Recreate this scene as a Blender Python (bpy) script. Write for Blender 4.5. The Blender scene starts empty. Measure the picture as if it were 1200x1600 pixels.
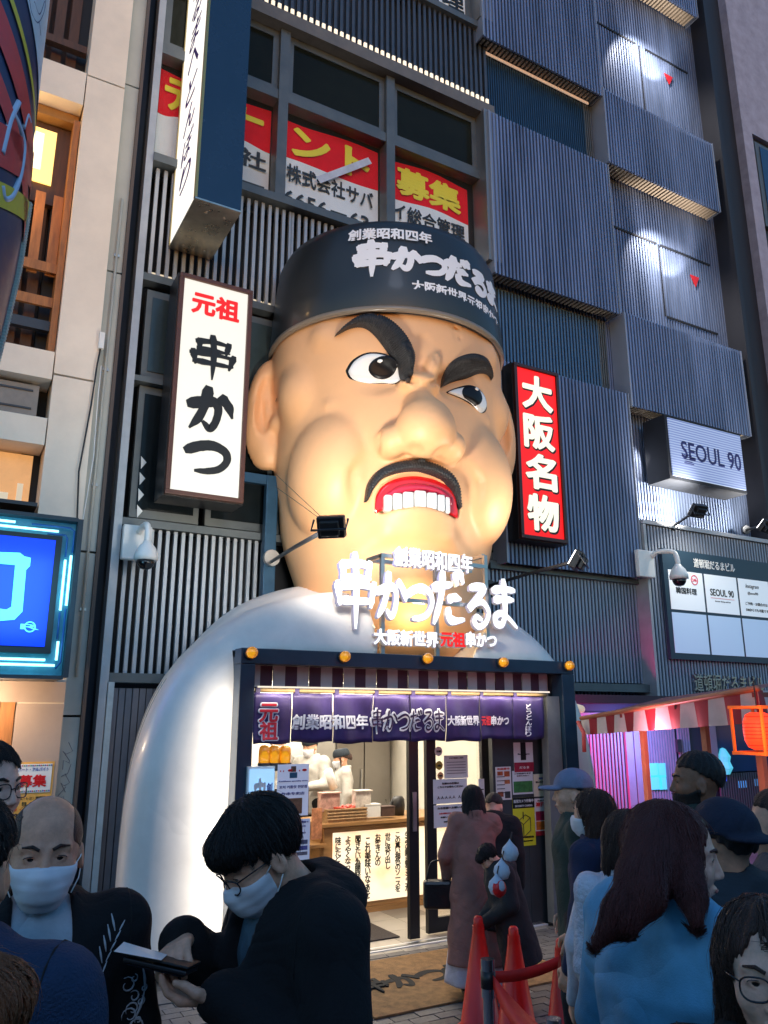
import bpy, math, random
import numpy as np
from mathutils import Vector, Matrix
R = math.radians
random.seed(7)
RNG = np.random.default_rng(7)
S = bpy.context.scene
COL = S.collection

# ------------------------------------------------------------------ camera
PIT, YAW, FOC, HC = R(14.5), R(29.5), 1233.0, 2.0
cam_d = bpy.data.cameras.new('camera')
cam = bpy.data.objects.new('camera', cam_d); COL.objects.link(cam)
cam_d.sensor_fit = 'VERTICAL'; cam_d.sensor_height = 24; cam_d.lens = 24 * FOC / 1600
cam_d.clip_start = .05; cam_d.clip_end = 500
cam.location = (0, 0, HC)
cam.rotation_euler = (math.pi / 2 + PIT, 0, -YAW)
S.camera = cam

# ------------------------------------------------------------------ dusk sky, weak sun, exposure
EXPO = 2.05; KE = 2 ** -EXPO
SUN_EL, SUN_ROT = R(4), R(200)
W = bpy.data.worlds.new('World'); S.world = W; W.use_nodes = True
nt = W.node_tree; bg = nt.nodes['Background']
sky = nt.nodes.new('ShaderNodeTexSky'); sky.sky_type = 'NISHITA'; sky.sun_disc = False
sky.sun_elevation = SUN_EL; sky.sun_rotation = SUN_ROT; sky.ozone_density = 4.2; sky.air_density = 1.3; sky.dust_density = .3
nt.links.new(sky.outputs[0], bg.inputs[0]); bg.inputs[1].default_value = 0.15
sun_d = bpy.data.lights.new('sun', 'SUN'); sun_d.energy = .05; sun_d.angle = R(12); sun_d.color = (.75, .82, 1)
sun = bpy.data.objects.new('sun', sun_d); COL.objects.link(sun)
sun.rotation_euler = (R(55), 0, R(-20))
S.view_settings.view_transform = 'Standard'; S.view_settings.look = 'None'
S.view_settings.exposure = EXPO; S.view_settings.gamma = 1; S.view_settings.use_curve_mapping = False
S.render.engine = 'CYCLES'
S.cycles.use_denoising = True
S.cycles.max_bounces = 6; S.cycles.sample_clamp_indirect = 4

# ------------------------------------------------------------------ pixel -> place (reference 1200x1600 grid)
CAM = np.array([0, 0, HC])
_h = np.array([math.sin(YAW), math.cos(YAW), 0]); _r = np.array([math.cos(YAW), -math.sin(YAW), 0]); _u = np.array([0, 0, 1.])
_f = _h * math.cos(PIT) + _u * math.sin(PIT); _up = -_h * math.sin(PIT) + _u * math.cos(PIT)
def ray(x, y): return _f * FOC + _r * (x - 600) + _up * (800 - y)
def at(x, y, Y): d = ray(x, y); return CAM + d * Y / d[1]
def atD(x, y, D): d = ray(x, y); return CAM + d * D / math.hypot(d[0], d[1])
def atZ(x, y, Z): d = ray(x, y); return CAM + d * (Z - HC) / d[2]

# ------------------------------------------------------------------ materials
MATS = {}
def M(name, rgb=(.5, .5, .5), rough=.6, metal=0., nz=0., sc=6., bump=0., bsc=40., emit=None, es=1., coat=0., trans=0., alpha=1., stretch=None, sss=0., wr=0., wsc=5., ior=None):
    if name in MATS: return MATS[name]
    m = bpy.data.materials.new(name); m.use_nodes = True
    N, L = m.node_tree.nodes, m.node_tree.links
    b = N['Principled BSDF']
    b.inputs['Base Color'].default_value = (*rgb, 1); b.inputs['Roughness'].default_value = rough; b.inputs['Metallic'].default_value = metal
    b.inputs['Coat Weight'].default_value = coat; b.inputs['Coat Roughness'].default_value = .12
    b.inputs['Transmission Weight'].default_value = trans; b.inputs['Alpha'].default_value = alpha
    if ior: b.inputs['IOR'].default_value = ior
    if sss: b.inputs['Subsurface Weight'].default_value = sss; b.inputs['Subsurface Radius'].default_value = (.02, .008, .004)
    if emit:
        b.inputs['Emission Color'].default_value = (*emit, 1); b.inputs['Emission Strength'].default_value = es * KE
    if nz or bump:
        tc = N.new('ShaderNodeTexCoord'); src = tc.outputs['Object']
        if stretch:
            mp = N.new('ShaderNodeMapping'); mp.inputs['Scale'].default_value = stretch; L.new(src, mp.inputs[0]); src = mp.outputs[0]
    if nz:
        t = N.new('ShaderNodeTexNoise'); t.inputs['Scale'].default_value = sc; t.inputs['Detail'].default_value = 6; t.inputs['Roughness'].default_value = .65
        L.new(src, t.inputs['Vector'])
        r = N.new('ShaderNodeValToRGB')
        r.color_ramp.elements[0].position = .3; r.color_ramp.elements[1].position = .72
        r.color_ramp.elements[0].color = (*[max(0, c * (1 - nz)) for c in rgb], 1)
        r.color_ramp.elements[1].color = (*[min(1, c * (1 + nz * .6)) for c in rgb], 1)
        L.new(t.outputs[0], r.inputs[0]); L.new(r.outputs[0], b.inputs['Base Color'])
        mr = N.new('ShaderNodeMapRange'); mr.inputs['To Min'].default_value = max(.03, rough - .12); mr.inputs['To Max'].default_value = min(1, rough + .15)
        L.new(t.outputs[0], mr.inputs[0]); L.new(mr.outputs[0], b.inputs['Roughness'])
    if bump:
        t2 = N.new('ShaderNodeTexNoise'); t2.inputs['Scale'].default_value = bsc; t2.inputs['Detail'].default_value = 4
        L.new(src, t2.inputs['Vector'])
        bp = N.new('ShaderNodeBump'); bp.inputs['Strength'].default_value = bump; bp.inputs['Distance'].default_value = .01
        L.new(t2.outputs[0], bp.inputs['Height']); L.new(bp.outputs[0], b.inputs['Normal'])
        if wr:       # broad creases
            t3 = N.new('ShaderNodeTexNoise'); t3.inputs['Scale'].default_value = wsc; t3.inputs['Detail'].default_value = 2; t3.inputs['Distortion'].default_value = .7
            rr = N.new('ShaderNodeMath'); rr.operation = 'ABSOLUTE'; sb = N.new('ShaderNodeMath'); sb.operation = 'SUBTRACT'; sb.inputs[1].default_value = .5
            L.new(tc.outputs['Object'], t3.inputs['Vector']); L.new(t3.outputs[0], sb.inputs[0]); L.new(sb.outputs[0], rr.inputs[0])
            b2 = N.new('ShaderNodeBump'); b2.inputs['Strength'].default_value = wr; b2.inputs['Distance'].default_value = .12
            L.new(rr.outputs[0], b2.inputs['Height']); L.new(b2.outputs[0], bp.inputs['Normal'])
    MATS[name] = m
    return m

# ------------------------------------------------------------------ objects
ORG = {}
def origin(o): return ORG.get(o.name, Vector((0, 0, 0))) if o else Vector((0, 0, 0))
def tag(o, label=None, cat=None, group=None, kind=None):
    for k, v in (('label', label), ('category', cat), ('group', group), ('kind', kind)):
        if v: o[k] = v
    return o
def thing(name, loc, label, cat, group=None, kind=None):
    o = bpy.data.objects.new(name, None); COL.objects.link(o); o.empty_display_size = .1
    o.location = Vector([float(c) for c in loc]); ORG[o.name] = o.location.copy()
    return tag(o, label, cat, group, kind)
class MB:
    def __init__(s): s.v = []; s.f = []
    def raw(s, v, f):
        n = len(s.v); s.v += [tuple(map(float, p)) for p in v]; s.f += [tuple(i + n for i in q) for q in f]; return s
    def box(s, x0, x1, y0, y1, z0, z1):
        return s.raw([(x, y, z) for x in (x0, x1) for y in (y0, y1) for z in (z0, z1)],
                     [(0, 1, 3, 2), (4, 6, 7, 5), (0, 4, 5, 1), (2, 3, 7, 6), (0, 2, 6, 4), (1, 5, 7, 3)])
    def obox(s, c, ax, hx, ay, hy, az, hz):
        c, ax, ay, az = [np.array(a, float) for a in (c, ax, ay, az)]
        return s.raw([c + ax * hx * i + ay * hy * j + az * hz * k for i in (-1, 1) for j in (-1, 1) for k in (-1, 1)],
                     [(0, 1, 3, 2), (4, 6, 7, 5), (0, 4, 5, 1), (2, 3, 7, 6), (0, 2, 6, 4), (1, 5, 7, 3)])
    def bar(s, p, q, w, h=None):
        p, q = np.array(p, float), np.array(q, float); d = q - p; l = np.linalg.norm(d); d /= l
        a = np.cross(d, (0, 0, 1)); 
        if np.linalg.norm(a) < .05: a = np.array([1., 0, 0])
        a /= np.linalg.norm(a); b = np.cross(a, d)
        return s.obox((p + q) / 2, d, l / 2, a, w / 2, b, (h or w) / 2)
    def tube(s, pts, r, n=10, cap=True):
        pts = [np.array(p, float) for p in pts]; rr = r if hasattr(r, '__len__') else [r] * len(pts)
        V = []; F = []; pa = None
        for i, p in enumerate(pts):
            d = pts[min(i + 1, len(pts) - 1)] - pts[max(i - 1, 0)]; d = d / (np.linalg.norm(d) + 1e-9)
            a = np.cross(d, (0, 0, 1)) if pa is None else pa - d * (pa @ d)
            if np.linalg.norm(a) < .05: a = np.cross(d, (0, 1, 0))
            a /= np.linalg.norm(a); pa = a; b = np.cross(d, a)
            for k in range(n):
                t = 2 * math.pi * k / n; V.append(p + (a * math.cos(t) + b * math.sin(t)) * rr[i])
        for i in range(len(pts) - 1):
            for k in range(n):
                k2 = (k + 1) % n; F.append((i * n + k, i * n + k2, (i + 1) * n + k2, (i + 1) * n + k))
        if cap: F.append(tuple(range(n))[::-1]); F.append(tuple((len(pts) - 1) * n + k for k in range(n)))
        return s.raw(V, F)
    def lathe(s, c, prof, n=24, axis=(0, 0, 1), sx=1., cap=True):
        ax = np.array(axis, float); ax /= np.linalg.norm(ax)
        a = np.cross(ax, (0, 1, 0)); a = a / np.linalg.norm(a) if np.linalg.norm(a) > .05 else np.array([1., 0, 0]); b = np.cross(ax, a)
        c = np.array(c, float); V = []; F = []
        for (r, h) in prof:
            for k in range(n):
                t = 2 * math.pi * k / n; V.append(c + ax * h + (a * math.cos(t) * sx + b * math.sin(t)) * r)
        for i in range(len(prof) - 1):
            for k in range(n):
                k2 = (k + 1) % n; F.append((i * n + k, i * n + k2, (i + 1) * n + k2, (i + 1) * n + k))
        if cap: F.append(tuple(range(n))[::-1]); F.append(tuple((len(prof) - 1) * n + k for k in range(n)))
        return s.raw(V, F)
    def prism(s, poly, y0, y1):   # poly of (x, z), extruded along y
        n = len(poly)
        return s.raw([(x, y0, z) for x, z in poly] + [(x, y1, z) for x, z in poly],
                     [tuple(range(n)), tuple(range(n, 2 * n))[::-1]] + [(i, i + n, (i + 1) % n + n, (i + 1) % n) for i in range(n)])
    def mesh(s, name, mat, smooth=False, off=(0, 0, 0), fix=True):
        me = bpy.data.meshes.new(name)
        v = np.array(s.v, float).reshape(-1, 3) - np.array(off)
        me.from_pydata(v.tolist(), [], s.f); me.update()
        if fix:
            import bmesh
            bm = bmesh.new(); bm.from_mesh(me); bmesh.ops.recalc_face_normals(bm, faces=bm.faces); bm.to_mesh(me); bm.free()
        if smooth: me.polygons.foreach_set('use_smooth', [True] * len(me.polygons))
        if mat: me.materials.append(mat)
        return me
    def build(s, name, mat, parent=None, smooth=False, bevel=0, loc=None, **kw):
        base = origin(parent) if parent else Vector((0, 0, 0))
        org = base if parent else Vector(loc or (0, 0, 0))
        me = s.mesh(name, mat, smooth, tuple(org))
        o = bpy.data.objects.new(name, me); COL.objects.link(o)
        if parent: o.parent = parent
        elif loc: o.location = loc
        ORG[o.name] = org.copy()
        if bevel:
            b = o.modifiers.new('bevel', 'BEVEL'); b.width = bevel; b.segments = 2; b.limit_method = 'ANGLE'
        return tag(o, **kw)
def meshobj(name, me, parent, pos, **kw):      # shared mesh placed at a world position
    o = bpy.data.objects.new(name, me); COL.objects.link(o)
    if parent: o.parent = parent
    o.location = Vector([float(c) for c in pos]) - origin(parent); ORG[o.name] = Vector([float(c) for c in pos])
    return tag(o, **kw)
def B(name, mat, parent, x0, x1, y0, y1, z0, z1, **kw): return MB().box(x0, x1, y0, y1, z0, z1).build(name, mat, parent, **kw)
def copy_tree(o, parent=None):
    c = o.copy(); COL.objects.link(c); ORG[c.name] = origin(o)
    if parent: c.parent = parent
    for ch in o.children: copy_tree(ch, c)
    return c
def lamp(name, kind, loc, energy, color=(1, 1, 1), target=None, size=.2, spot=60, blend=.5, sizey=None):
    d = bpy.data.lights.new(name, kind); d.energy = energy * KE; d.color = color
    if kind == 'AREA':
        d.size = size
        if sizey: d.shape = 'RECTANGLE'; d.size_y = sizey
    else: d.shadow_soft_size = size
    if kind == 'SPOT': d.spot_size = R(spot); d.spot_blend = blend
    o = bpy.data.objects.new(name, d); COL.objects.link(o); o.location = loc
    if target is not None: o.rotation_euler = (Vector(target) - Vector(loc)).to_track_quat('-Z', 'Y').to_euler()
    return o

# ------------------------------------------------------------------ lettering
def text_mb(body, size, depth=.004, bold=0., sx=1., shear=0., align='CENTER', vertical=False, spacing=1., res=3):
    """triangles of a line of lettering in the x,y plane, centred on the origin"""
    lines = '\n'.join(body) if vertical else body
    c = bpy.data.curves.new('t', 'FONT'); c.body = lines; c.size = size; c.offset = min(bold, .008) * size; c.shear = shear
    c.align_x = align; c.align_y = 'CENTER'; c.resolution_u = res; c.extrude = depth / 2; c.space_character = spacing
    if vertical: c.space_line = spacing
    o = bpy.data.objects.new('t', c); COL.objects.link(o)
    dg = bpy.context.evaluated_depsgraph_get(); dg.update()
    me = o.evaluated_get(dg).to_mesh()
    v = np.zeros(len(me.vertices) * 3); me.vertices.foreach_get('co', v); v = v.reshape(-1, 3)
    f = [tuple(p.vertices) for p in me.polygons]
    o.evaluated_get(dg).to_mesh_clear(); bpy.data.objects.remove(o); bpy.data.curves.remove(c)
    if bold > .008 and len(v):     # thicken by overlaying shifted copies, each a hair deeper than the last
        n0, v0, f0 = len(v), v, f; f = list(f0); vs = [v0]
        nk = 8 if bold > .03 else 6; r_ = (bold - .008) * size * 1.1
        for k in range(nk):
            a = 2 * math.pi * k / nk + .2
            vs.append(v0 + np.array([r_ * math.cos(a), r_ * math.sin(a), -.00025 * (k + 1)])); f += [tuple(i + n0 * (k + 1) for i in q) for q in f0]
        v = np.concatenate(vs)
    if len(v):
        v[:, 0] *= sx; v[:, 1] -= (v[:, 1].max() + v[:, 1].min()) / 2
        if align == 'CENTER': v[:, 0] -= (v[:, 0].max() + v[:, 0].min()) / 2
    return v, f
def fit(v, w=None, h=None):
    v = v.copy()
    if not len(v): return v
    if w: v[:, 0] *= w / (np.ptp(v[:, 0]) + 1e-9)
    if h: v[:, 1] *= h / (np.ptp(v[:, 1]) + 1e-9)
    return v
def onwall(v, c):            # letter plane -> wall facing -y
    c = np.array(c, float); return np.stack([c[0] + v[:, 0], c[1] - v[:, 2], c[2] + v[:, 1]], 1)
def onplane(v, c, ax, ay):
    c, ax, ay = [np.array(a, float) for a in (c, ax, ay)]; n = np.cross(ax, ay)
    return c + v[:, :1] * ax + v[:, 1:2] * ay + v[:, 2:] * n
def sign_text(body, mat, parent, c, w=None, h=None, name='lettering', **kw):
    v, f = text_mb(body, .3, **kw); v = fit(v, w, h)
    return MB().raw(onwall(v, c), f).build(name, mat, parent)
STROKES = {
 '串': [[(.2,.9),(.21,.66)],[(.17,.87),(.5,.92),(.82,.9)],[(.82,.92),(.78,.66)],[(.2,.68),(.8,.69)],[(.08,.58),(.13,.3)],[(.06,.54),(.5,.58),(.92,.57)],[(.93,.6),(.86,.29)],[(.13,.33),(.88,.34)],[(.47,1.04),(.51,.6),(.5,-.04)]],
 'か': [[(.02,.58),(.3,.66),(.56,.7),(.67,.55),(.62,.25),(.5,.08),(.37,.18)],[(.42,.98),(.36,.62),(.24,.3),(.08,.08)],[(.74,.82),(.9,.66),(.98,.46)]],
 'つ': [[(.02,.6),(.3,.74),(.62,.8),(.9,.68),(.95,.45),(.78,.22),(.5,.12),(.28,.1)]],
 'だ': [[(.04,.7),(.3,.74),(.56,.78)],[(.32,.98),(.27,.6),(.16,.3),(.04,.06)],[(.5,.5),(.66,.54),(.82,.52)],[(.47,.3),(.5,.14),(.66,.1),(.92,.13)],[(.7,.98),(.76,.82)],[(.86,1.02),(.93,.86)]],
 'る': [[(.24,.9),(.5,.93),(.74,.9),(.5,.68),(.16,.42),(.42,.56),(.7,.58),(.9,.38),(.78,.14),(.52,.03),(.35,.12),(.42,.25),(.6,.2)]],
 'ま': [[(.12,.8),(.5,.84),(.88,.83)],[(.18,.6),(.5,.62),(.82,.62)],[(.5,1.02),(.53,.6),(.52,.3),(.4,.08),(.2,.08),(.16,.22),(.36,.31),(.64,.22),(.92,.04)]],
}
def cr(pts, n=7):
    P = [np.array(p, float) for p in pts]; P = [2 * P[0] - P[1]] + P + [2 * P[-1] - P[-2]]; out = []
    for i in range(1, len(P) - 2):
        for k in range(n):
            t = k / n; a, b, c, d = P[i - 1:i + 3]
            out.append(.5 * ((2 * b) + (-a + c) * t + (2 * a - 5 * b + 4 * c - d) * t * t + (-a + 3 * b - 3 * c + d) * t ** 3))
    out.append(P[-2]); return out
def brush(word, w=.17, depth=.03, gap=.06, sizes=None, taper=.55, dy=None, seed=3):
    """brush-written glyphs, each stroke a thick ribbon; returns verts (x,y,z) and faces"""
    rg = random.Random(seed); V = []; F = []; x0 = 0
    for gi, g in enumerate(word):
        sc = sizes[gi] if sizes else 1.
        for si, st in enumerate(STROKES[g]):
            pts = cr(st, 6 if len(st) > 2 else 5); n = len(pts); L = []; Rr = []
            dep = depth + .0015 * si
            for i, p in enumerate(pts):
                d = pts[min(i + 1, n - 1)] - pts[max(i - 1, 0)]; d /= np.linalg.norm(d) + 1e-9
                nn = np.array([-d[1], d[0]]); t = i / (n - 1)
                ww = w * .5 * (1.05 - (1 - taper) * t ** 2 + .1 * math.sin(9 * t + si)) * (1 + rg.uniform(-.035, .035)) * (.74 if g == '串' else 1)
                if i in (0, n - 1): ww *= .62
                o = d * w * .3 * (-1 if i == 0 else 1 if i == n - 1 else 0)
                q = p + o; L.append(q + nn * ww); Rr.append(q - nn * ww)
            base = len(V)
            for a, b in zip(L, Rr):
                for q in (a, b):
                    for z in (0, dep):
                        V.append(((q[0]) * sc + x0, (q[1] - .5) * sc + (dy[gi] if dy else 0), z))
            for i in range(n - 1):
                k = base + 4 * i; F += [(k + 1, k + 3, k + 7, k + 5), (k, k + 4, k + 6, k + 2), (k, k + 1, k + 5, k + 4), (k + 2, k + 6, k + 7, k + 3)]
            F += [(base, base + 2, base + 3, base + 1), (base + 4 * n - 4, base + 4 * n - 3, base + 4 * n - 1, base + 4 * n - 2)]
        x0 += sc * 1.0 + gap
    V = np.array(V, float); V[:, 0] -= V[:, 0].min(); 
    return V, F
def center(v):
    v = v.copy()
    for a in (0, 1): v[:, a] -= (v[:, a].max() + v[:, a].min()) / 2
    return v

# ------------------------------------------------------------------ implicit surfaces (surface nets)
def surface_nets(f, lo, hi, h):
    lo = np.array(lo, float); hi = np.array(hi, float); n = np.maximum(np.ceil((hi - lo) / h).astype(int) + 1, 3)
    X, Y, Z = np.meshgrid(*[lo[i] + h * np.arange(n[i]) for i in range(3)], indexing='ij')
    v = f(X.astype(np.float32), Y.astype(np.float32), Z.astype(np.float32))
    sh = tuple(n - 1); pos = np.zeros(sh + (3,), np.float32); cnt = np.zeros(sh, np.int32)
    cs = [(a, b, c) for a in (0, 1) for b in (0, 1) for c in (0, 1)]
    sl = lambda c: v[c[0]:c[0] + sh[0], c[1]:c[1] + sh[1], c[2]:c[2] + sh[2]]
    for a in cs:
        for ax in range(3):
            if a[ax]: continue
            b = list(a); b[ax] = 1; va, vb = sl(a), sl(b); m = (va < 0) != (vb < 0)
            t = np.where(m, va / np.where(m, va - vb, 1), 0)
            cnt += m
            for k in range(3): pos[..., k] += np.where(m, a[k] + (t if k == ax else 0), 0)
    act = cnt > 0; idx = -np.ones(sh, np.int64); ii = np.argwhere(act); idx[act] = np.arange(len(ii))
    P = lo + h * (ii + pos[act] / cnt[act][:, None])
    F = []
    for ax in range(3):
        o1, o2 = [(1, 2), (2, 0), (0, 1)][ax]
        s0 = [slice(None)] * 3; s1 = [slice(None)] * 3; s0[ax] = slice(0, -1); s1[ax] = slice(1, None)
        a = v[tuple(s0)] < 0; b = v[tuple(s1)] < 0
        m = a != b; e = np.argwhere(m)
        ok = (e[:, o1] > 0) & (e[:, o2] > 0) & (e[:, o1] < n[o1] - 1) & (e[:, o2] < n[o2] - 1); e = e[ok]
        if not len(e): continue
        sgn = a[tuple(e.T)]
        def I(d1, d2):
            q = e.copy(); q[:, o1] -= d1; q[:, o2] -= d2; return idx[tuple(q.T)]
        q = np.stack([I(1, 1), I(0, 1), I(0, 0), I(1, 0)], 1)
        q[~sgn] = q[~sgn][:, ::-1]; F.append(q)
    return P, np.concatenate(F) if F else np.zeros((0, 4), int)
def np_mesh(name, P, F, mat, smooth=True):
    me = bpy.data.meshes.new(name)
    me.vertices.add(len(P)); me.vertices.foreach_set('co', np.asarray(P, np.float32).ravel())
    me.loops.add(F.size); me.loops.foreach_set('vertex_index', F.astype(np.int32).ravel())
    me.polygons.add(len(F)); me.polygons.foreach_set('loop_start', np.arange(0, F.size, 4, dtype=np.int32)); me.polygons.foreach_set('loop_total', np.full(len(F), 4, np.int32))
    me.update(calc_edges=True); me.validate()
    if smooth: me.polygons.foreach_set('use_smooth', [True] * len(me.polygons))
    if mat: me.materials.append(mat)
    return me
def smin(a, b, k):
    if k <= 0: return np.minimum(a, b)
    h = np.clip(.5 + .5 * (b - a) / k, 0, 1); return b * (1 - h) + a * h - k * h * (1 - h)
def smax(a, b, k): return -smin(-a, -b, k)
def ell(X, Y, Z, c, r, rx=0, ry=0, rz=0):
    x, y, z = X - c[0], Y - c[1], Z - c[2]
    if rx: s, q = math.sin(R(rx)), math.cos(R(rx)); y, z = y * q + z * s, -y * s + z * q
    if ry: s, q = math.sin(R(ry)), math.cos(R(ry)); x, z = x * q + z * s, -x * s + z * q
    if rz: s, q = math.sin(R(rz)), math.cos(R(rz)); x, y = x * q + y * s, -x * s + y * q
    k0 = np.sqrt((x / r[0]) ** 2 + (y / r[1]) ** 2 + (z / r[2]) ** 2); k1 = np.sqrt((x / r[0] ** 2) ** 2 + (y / r[1] ** 2) ** 2 + (z / r[2] ** 2) ** 2) + 1e-6
    return k0 * (k0 - 1) / k1
def cap(X, Y, Z, a, b, ra, rb=None):
    rb = ra if rb is None else rb; a = np.array(a, float); d = np.array(b, float) - a; L = d @ d + 1e-9
    t = np.clip(((X - a[0]) * d[0] + (Y - a[1]) * d[1] + (Z - a[2]) * d[2]) / L, 0, 1)
    return np.sqrt((X - a[0] - d[0] * t) ** 2 + (Y - a[1] - d[1] * t) ** 2 + (Z - a[2] - d[2] * t) ** 2) - (ra + (rb - ra) * t)
def chain(X, Y, Z, pts, rs, k=.02):
    d = None
    for i in range(len(pts) - 1):
        e = cap(X, Y, Z, pts[i], pts[i + 1], rs[i], rs[i + 1]); d = e if d is None else smin(d, e, k)
    return d
def bx(X, Y, Z, c, hlf, r=.01):
    q = [np.abs(X - c[0]) - hlf[0] + r, np.abs(Y - c[1]) - hlf[1] + r, np.abs(Z - c[2]) - hlf[2] + r]
    return np.sqrt(sum(np.maximum(a, 0) ** 2 for a in q)) + np.minimum(np.maximum(np.maximum(q[0], q[1]), q[2]), 0) - r
# ------------------------------------------------------------------ ground
YF = 9.2
m_asph = M('paving_far', (.085, .082, .08), .75, nz=.35, sc=2.2, bump=.4, bsc=60)
MB().raw([(-60, -40, 0), (60, -40, 0), (60, 6.72, 0), (-60, 6.72, 0)], [(0, 1, 2, 3)]).build('ground', m_asph, kind='structure')
MB().raw([(-60, 11.6, -.004), (60, 11.6, -.004), (60, 90, -.004), (-60, 90, -.004)], [(0, 1, 2, 3)]).build('ground', m_asph, kind='structure')
MB().raw([(-60, 6.72, -.002), (1.6, 6.72, -.002), (1.6, 11.6, -.002), (-60, 11.6, -.002)], [(0, 1, 2, 3)]).build('ground', m_asph, kind='structure')
MB().raw([(6.0, 6.72, -.002), (60, 6.72, -.002), (60, 11.6, -.002), (6.0, 11.6, -.002)], [(0, 1, 2, 3)]).build('ground', m_asph, kind='structure')
MB().raw([(1.6, 6.72, -.002), (2.44, 6.72, -.002), (2.44, 9.3, -.002), (1.6, 9.3, -.002)], [(0, 1, 2, 3)]).build('ground', m_asph, kind='structure')
pav = thing('pavement', (0, 0, 0), None, None, kind='structure')
mp = [M('paver_%s' % n, c, .62, nz=.4, sc=9, bump=.35, bsc=70) for n, c in (('grey', (.15, .14, .135)), ('brown', (.125, .105, .09)), ('dark', (.095, .09, .09)))]
pm = [MB().box(-.096, .096, -.046, .046, 0, .02).mesh('paver', m) for m in mp]
n = 0; rest = MB()
for j in range(-8, 34):
    for i in range(-6, 42):
        x = 1.6 + .2 * i + (.1 if j % 2 else 0); y = 3.3 + .1 * j
        if y > 6.5: continue
        z = random.uniform(-.0035, .0025)
        if 3.0 < x < 4.75 and 4.05 < y < 6.3 and n < 240:
            meshobj('paver', random.choice(pm), pav, (x, y, z)); n += 1
        else: rest.box(x - .096, x + .096, y - .046, y + .046, 0, .02 + z)
rest.build('paver', mp[0], pav, kind='stuff')

# ------------------------------------------------------------------ shared materials
m_white = M('white_paint', (.8, .8, .78), .45, nz=.05)
m_black = M('black_paint', (.012, .012, .014), .4)
m_ink = M('ink_black', (.01, .01, .01), .5)
m_red = M('sign_red', (.65, .01, .012), .4)
m_steel = M('steel', (.5, .5, .5), .35, metal=1, nz=.15)
m_dkmetal = M('dark_metal', (.06, .065, .075), .45, metal=.6, nz=.2)
m_frame = M('window_frame_grey', (.13, .145, .15), .45, metal=.4, nz=.2, sc=3)
m_glassdk = M('dark_glass', (.01, .014, .016), .06, ior=1.25, nz=.3, sc=1.5)
m_slat = M('slat_pale_grey', (.42, .44, .47), .45, metal=.3, nz=.15, sc=4)
m_slatdk = M('slat_charcoal', (.09, .1, .12), .4, metal=.5, nz=.2, sc=4)
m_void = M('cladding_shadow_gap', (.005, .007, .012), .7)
m_rib = M('ribbed_cladding', (.19, .25, .4), .4, metal=.35, nz=.45, sc=1.6, stretch=(1.6, 1, .2))
m_rib2 = M('ribbed_cladding_light', (.3, .34, .42), .42, metal=.3, nz=.14, sc=1.2, stretch=(1, 1, .3))
m_warmled = M('warm_led_strip', (.9, .8, .6), .5, emit=(1, .82, .6), es=1.0)

# ------------------------------------------------------------------ the other side of the street, behind the camera
opp = thing('opposite_building', (-20, -5.5, 0), 'dark building row on the other side of the street, behind the viewpoint', 'building')
m_opp = M('opposite_wall', (.035, .035, .04), .8, nz=.3)
B('wall', m_opp, opp, -25, 30, -6.5, -5.5, 0, 4.6)
for k in range(9):
    for z in (2.6,): MB().box(-20 + 5 * k, -17.4 + 5 * k, -5.49, -5.44, z, z + 1.5).build('window', m_glassdk, opp)
# ------------------------------------------------------------------ main commercial building
bld = thing('commercial_building', (1.64, YF, 0), 'dark ribbed metal commercial building with tenant banners in its windows, behind the giant head', 'building')
def lb(*a, **k): return B(*a, **k)
# structural wall sheets behind everything (backing)
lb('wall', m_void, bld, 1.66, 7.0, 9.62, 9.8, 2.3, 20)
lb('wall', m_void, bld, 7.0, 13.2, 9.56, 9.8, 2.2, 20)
# left edge post and window bands of the left half: x 1.69..7.3
lb('corner_post', m_slat, bld, 1.62, 1.71, 9.1, 9.3, 0, 20)
lb('wall', m_void, bld, 1.3, 1.8, 9.58, 9.62, 0, 20)  # near-black sheet added to close the dark gap between the two buildings
lb('corner_post', M('navy_trim', (.02, .03, .055), .5), bld, 1.45, 1.62, 9.45, 9.55, 0, 20)
def hslot(z, h=.09, y0=9.12, m=m_frame, x0=1.71, x1=7.3): return lb('rail', m, bld, x0, x1, y0, 9.34, z - h / 2, z + h / 2)
sl_me = {}
def slats(z0, z1, x0, x1, pitch, w, mat, y=9.2, d=.05, cond=None):
    k = (round(z1 - z0, 3), w, mat.name)
    if k not in sl_me: sl_me[k] = MB().box(-w / 2, w / 2, -d / 2, d / 2, 0, z1 - z0).mesh('slat', mat)
    x = x0
    while x < x1:
        if not cond or cond(x): meshobj('slat', sl_me[k], bld, (x, y, z0))
        x += pitch
# lower slat screen (behind statue shoulders), z 2.41..4.17
slats(2.46, 4.12, 1.8, 3.6, .092, .042, m_slat)
slats(2.46, 4.12, 6.6, 7.0, .092, .042, m_slat)
hslot(4.17); hslot(2.41, .1)
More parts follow.
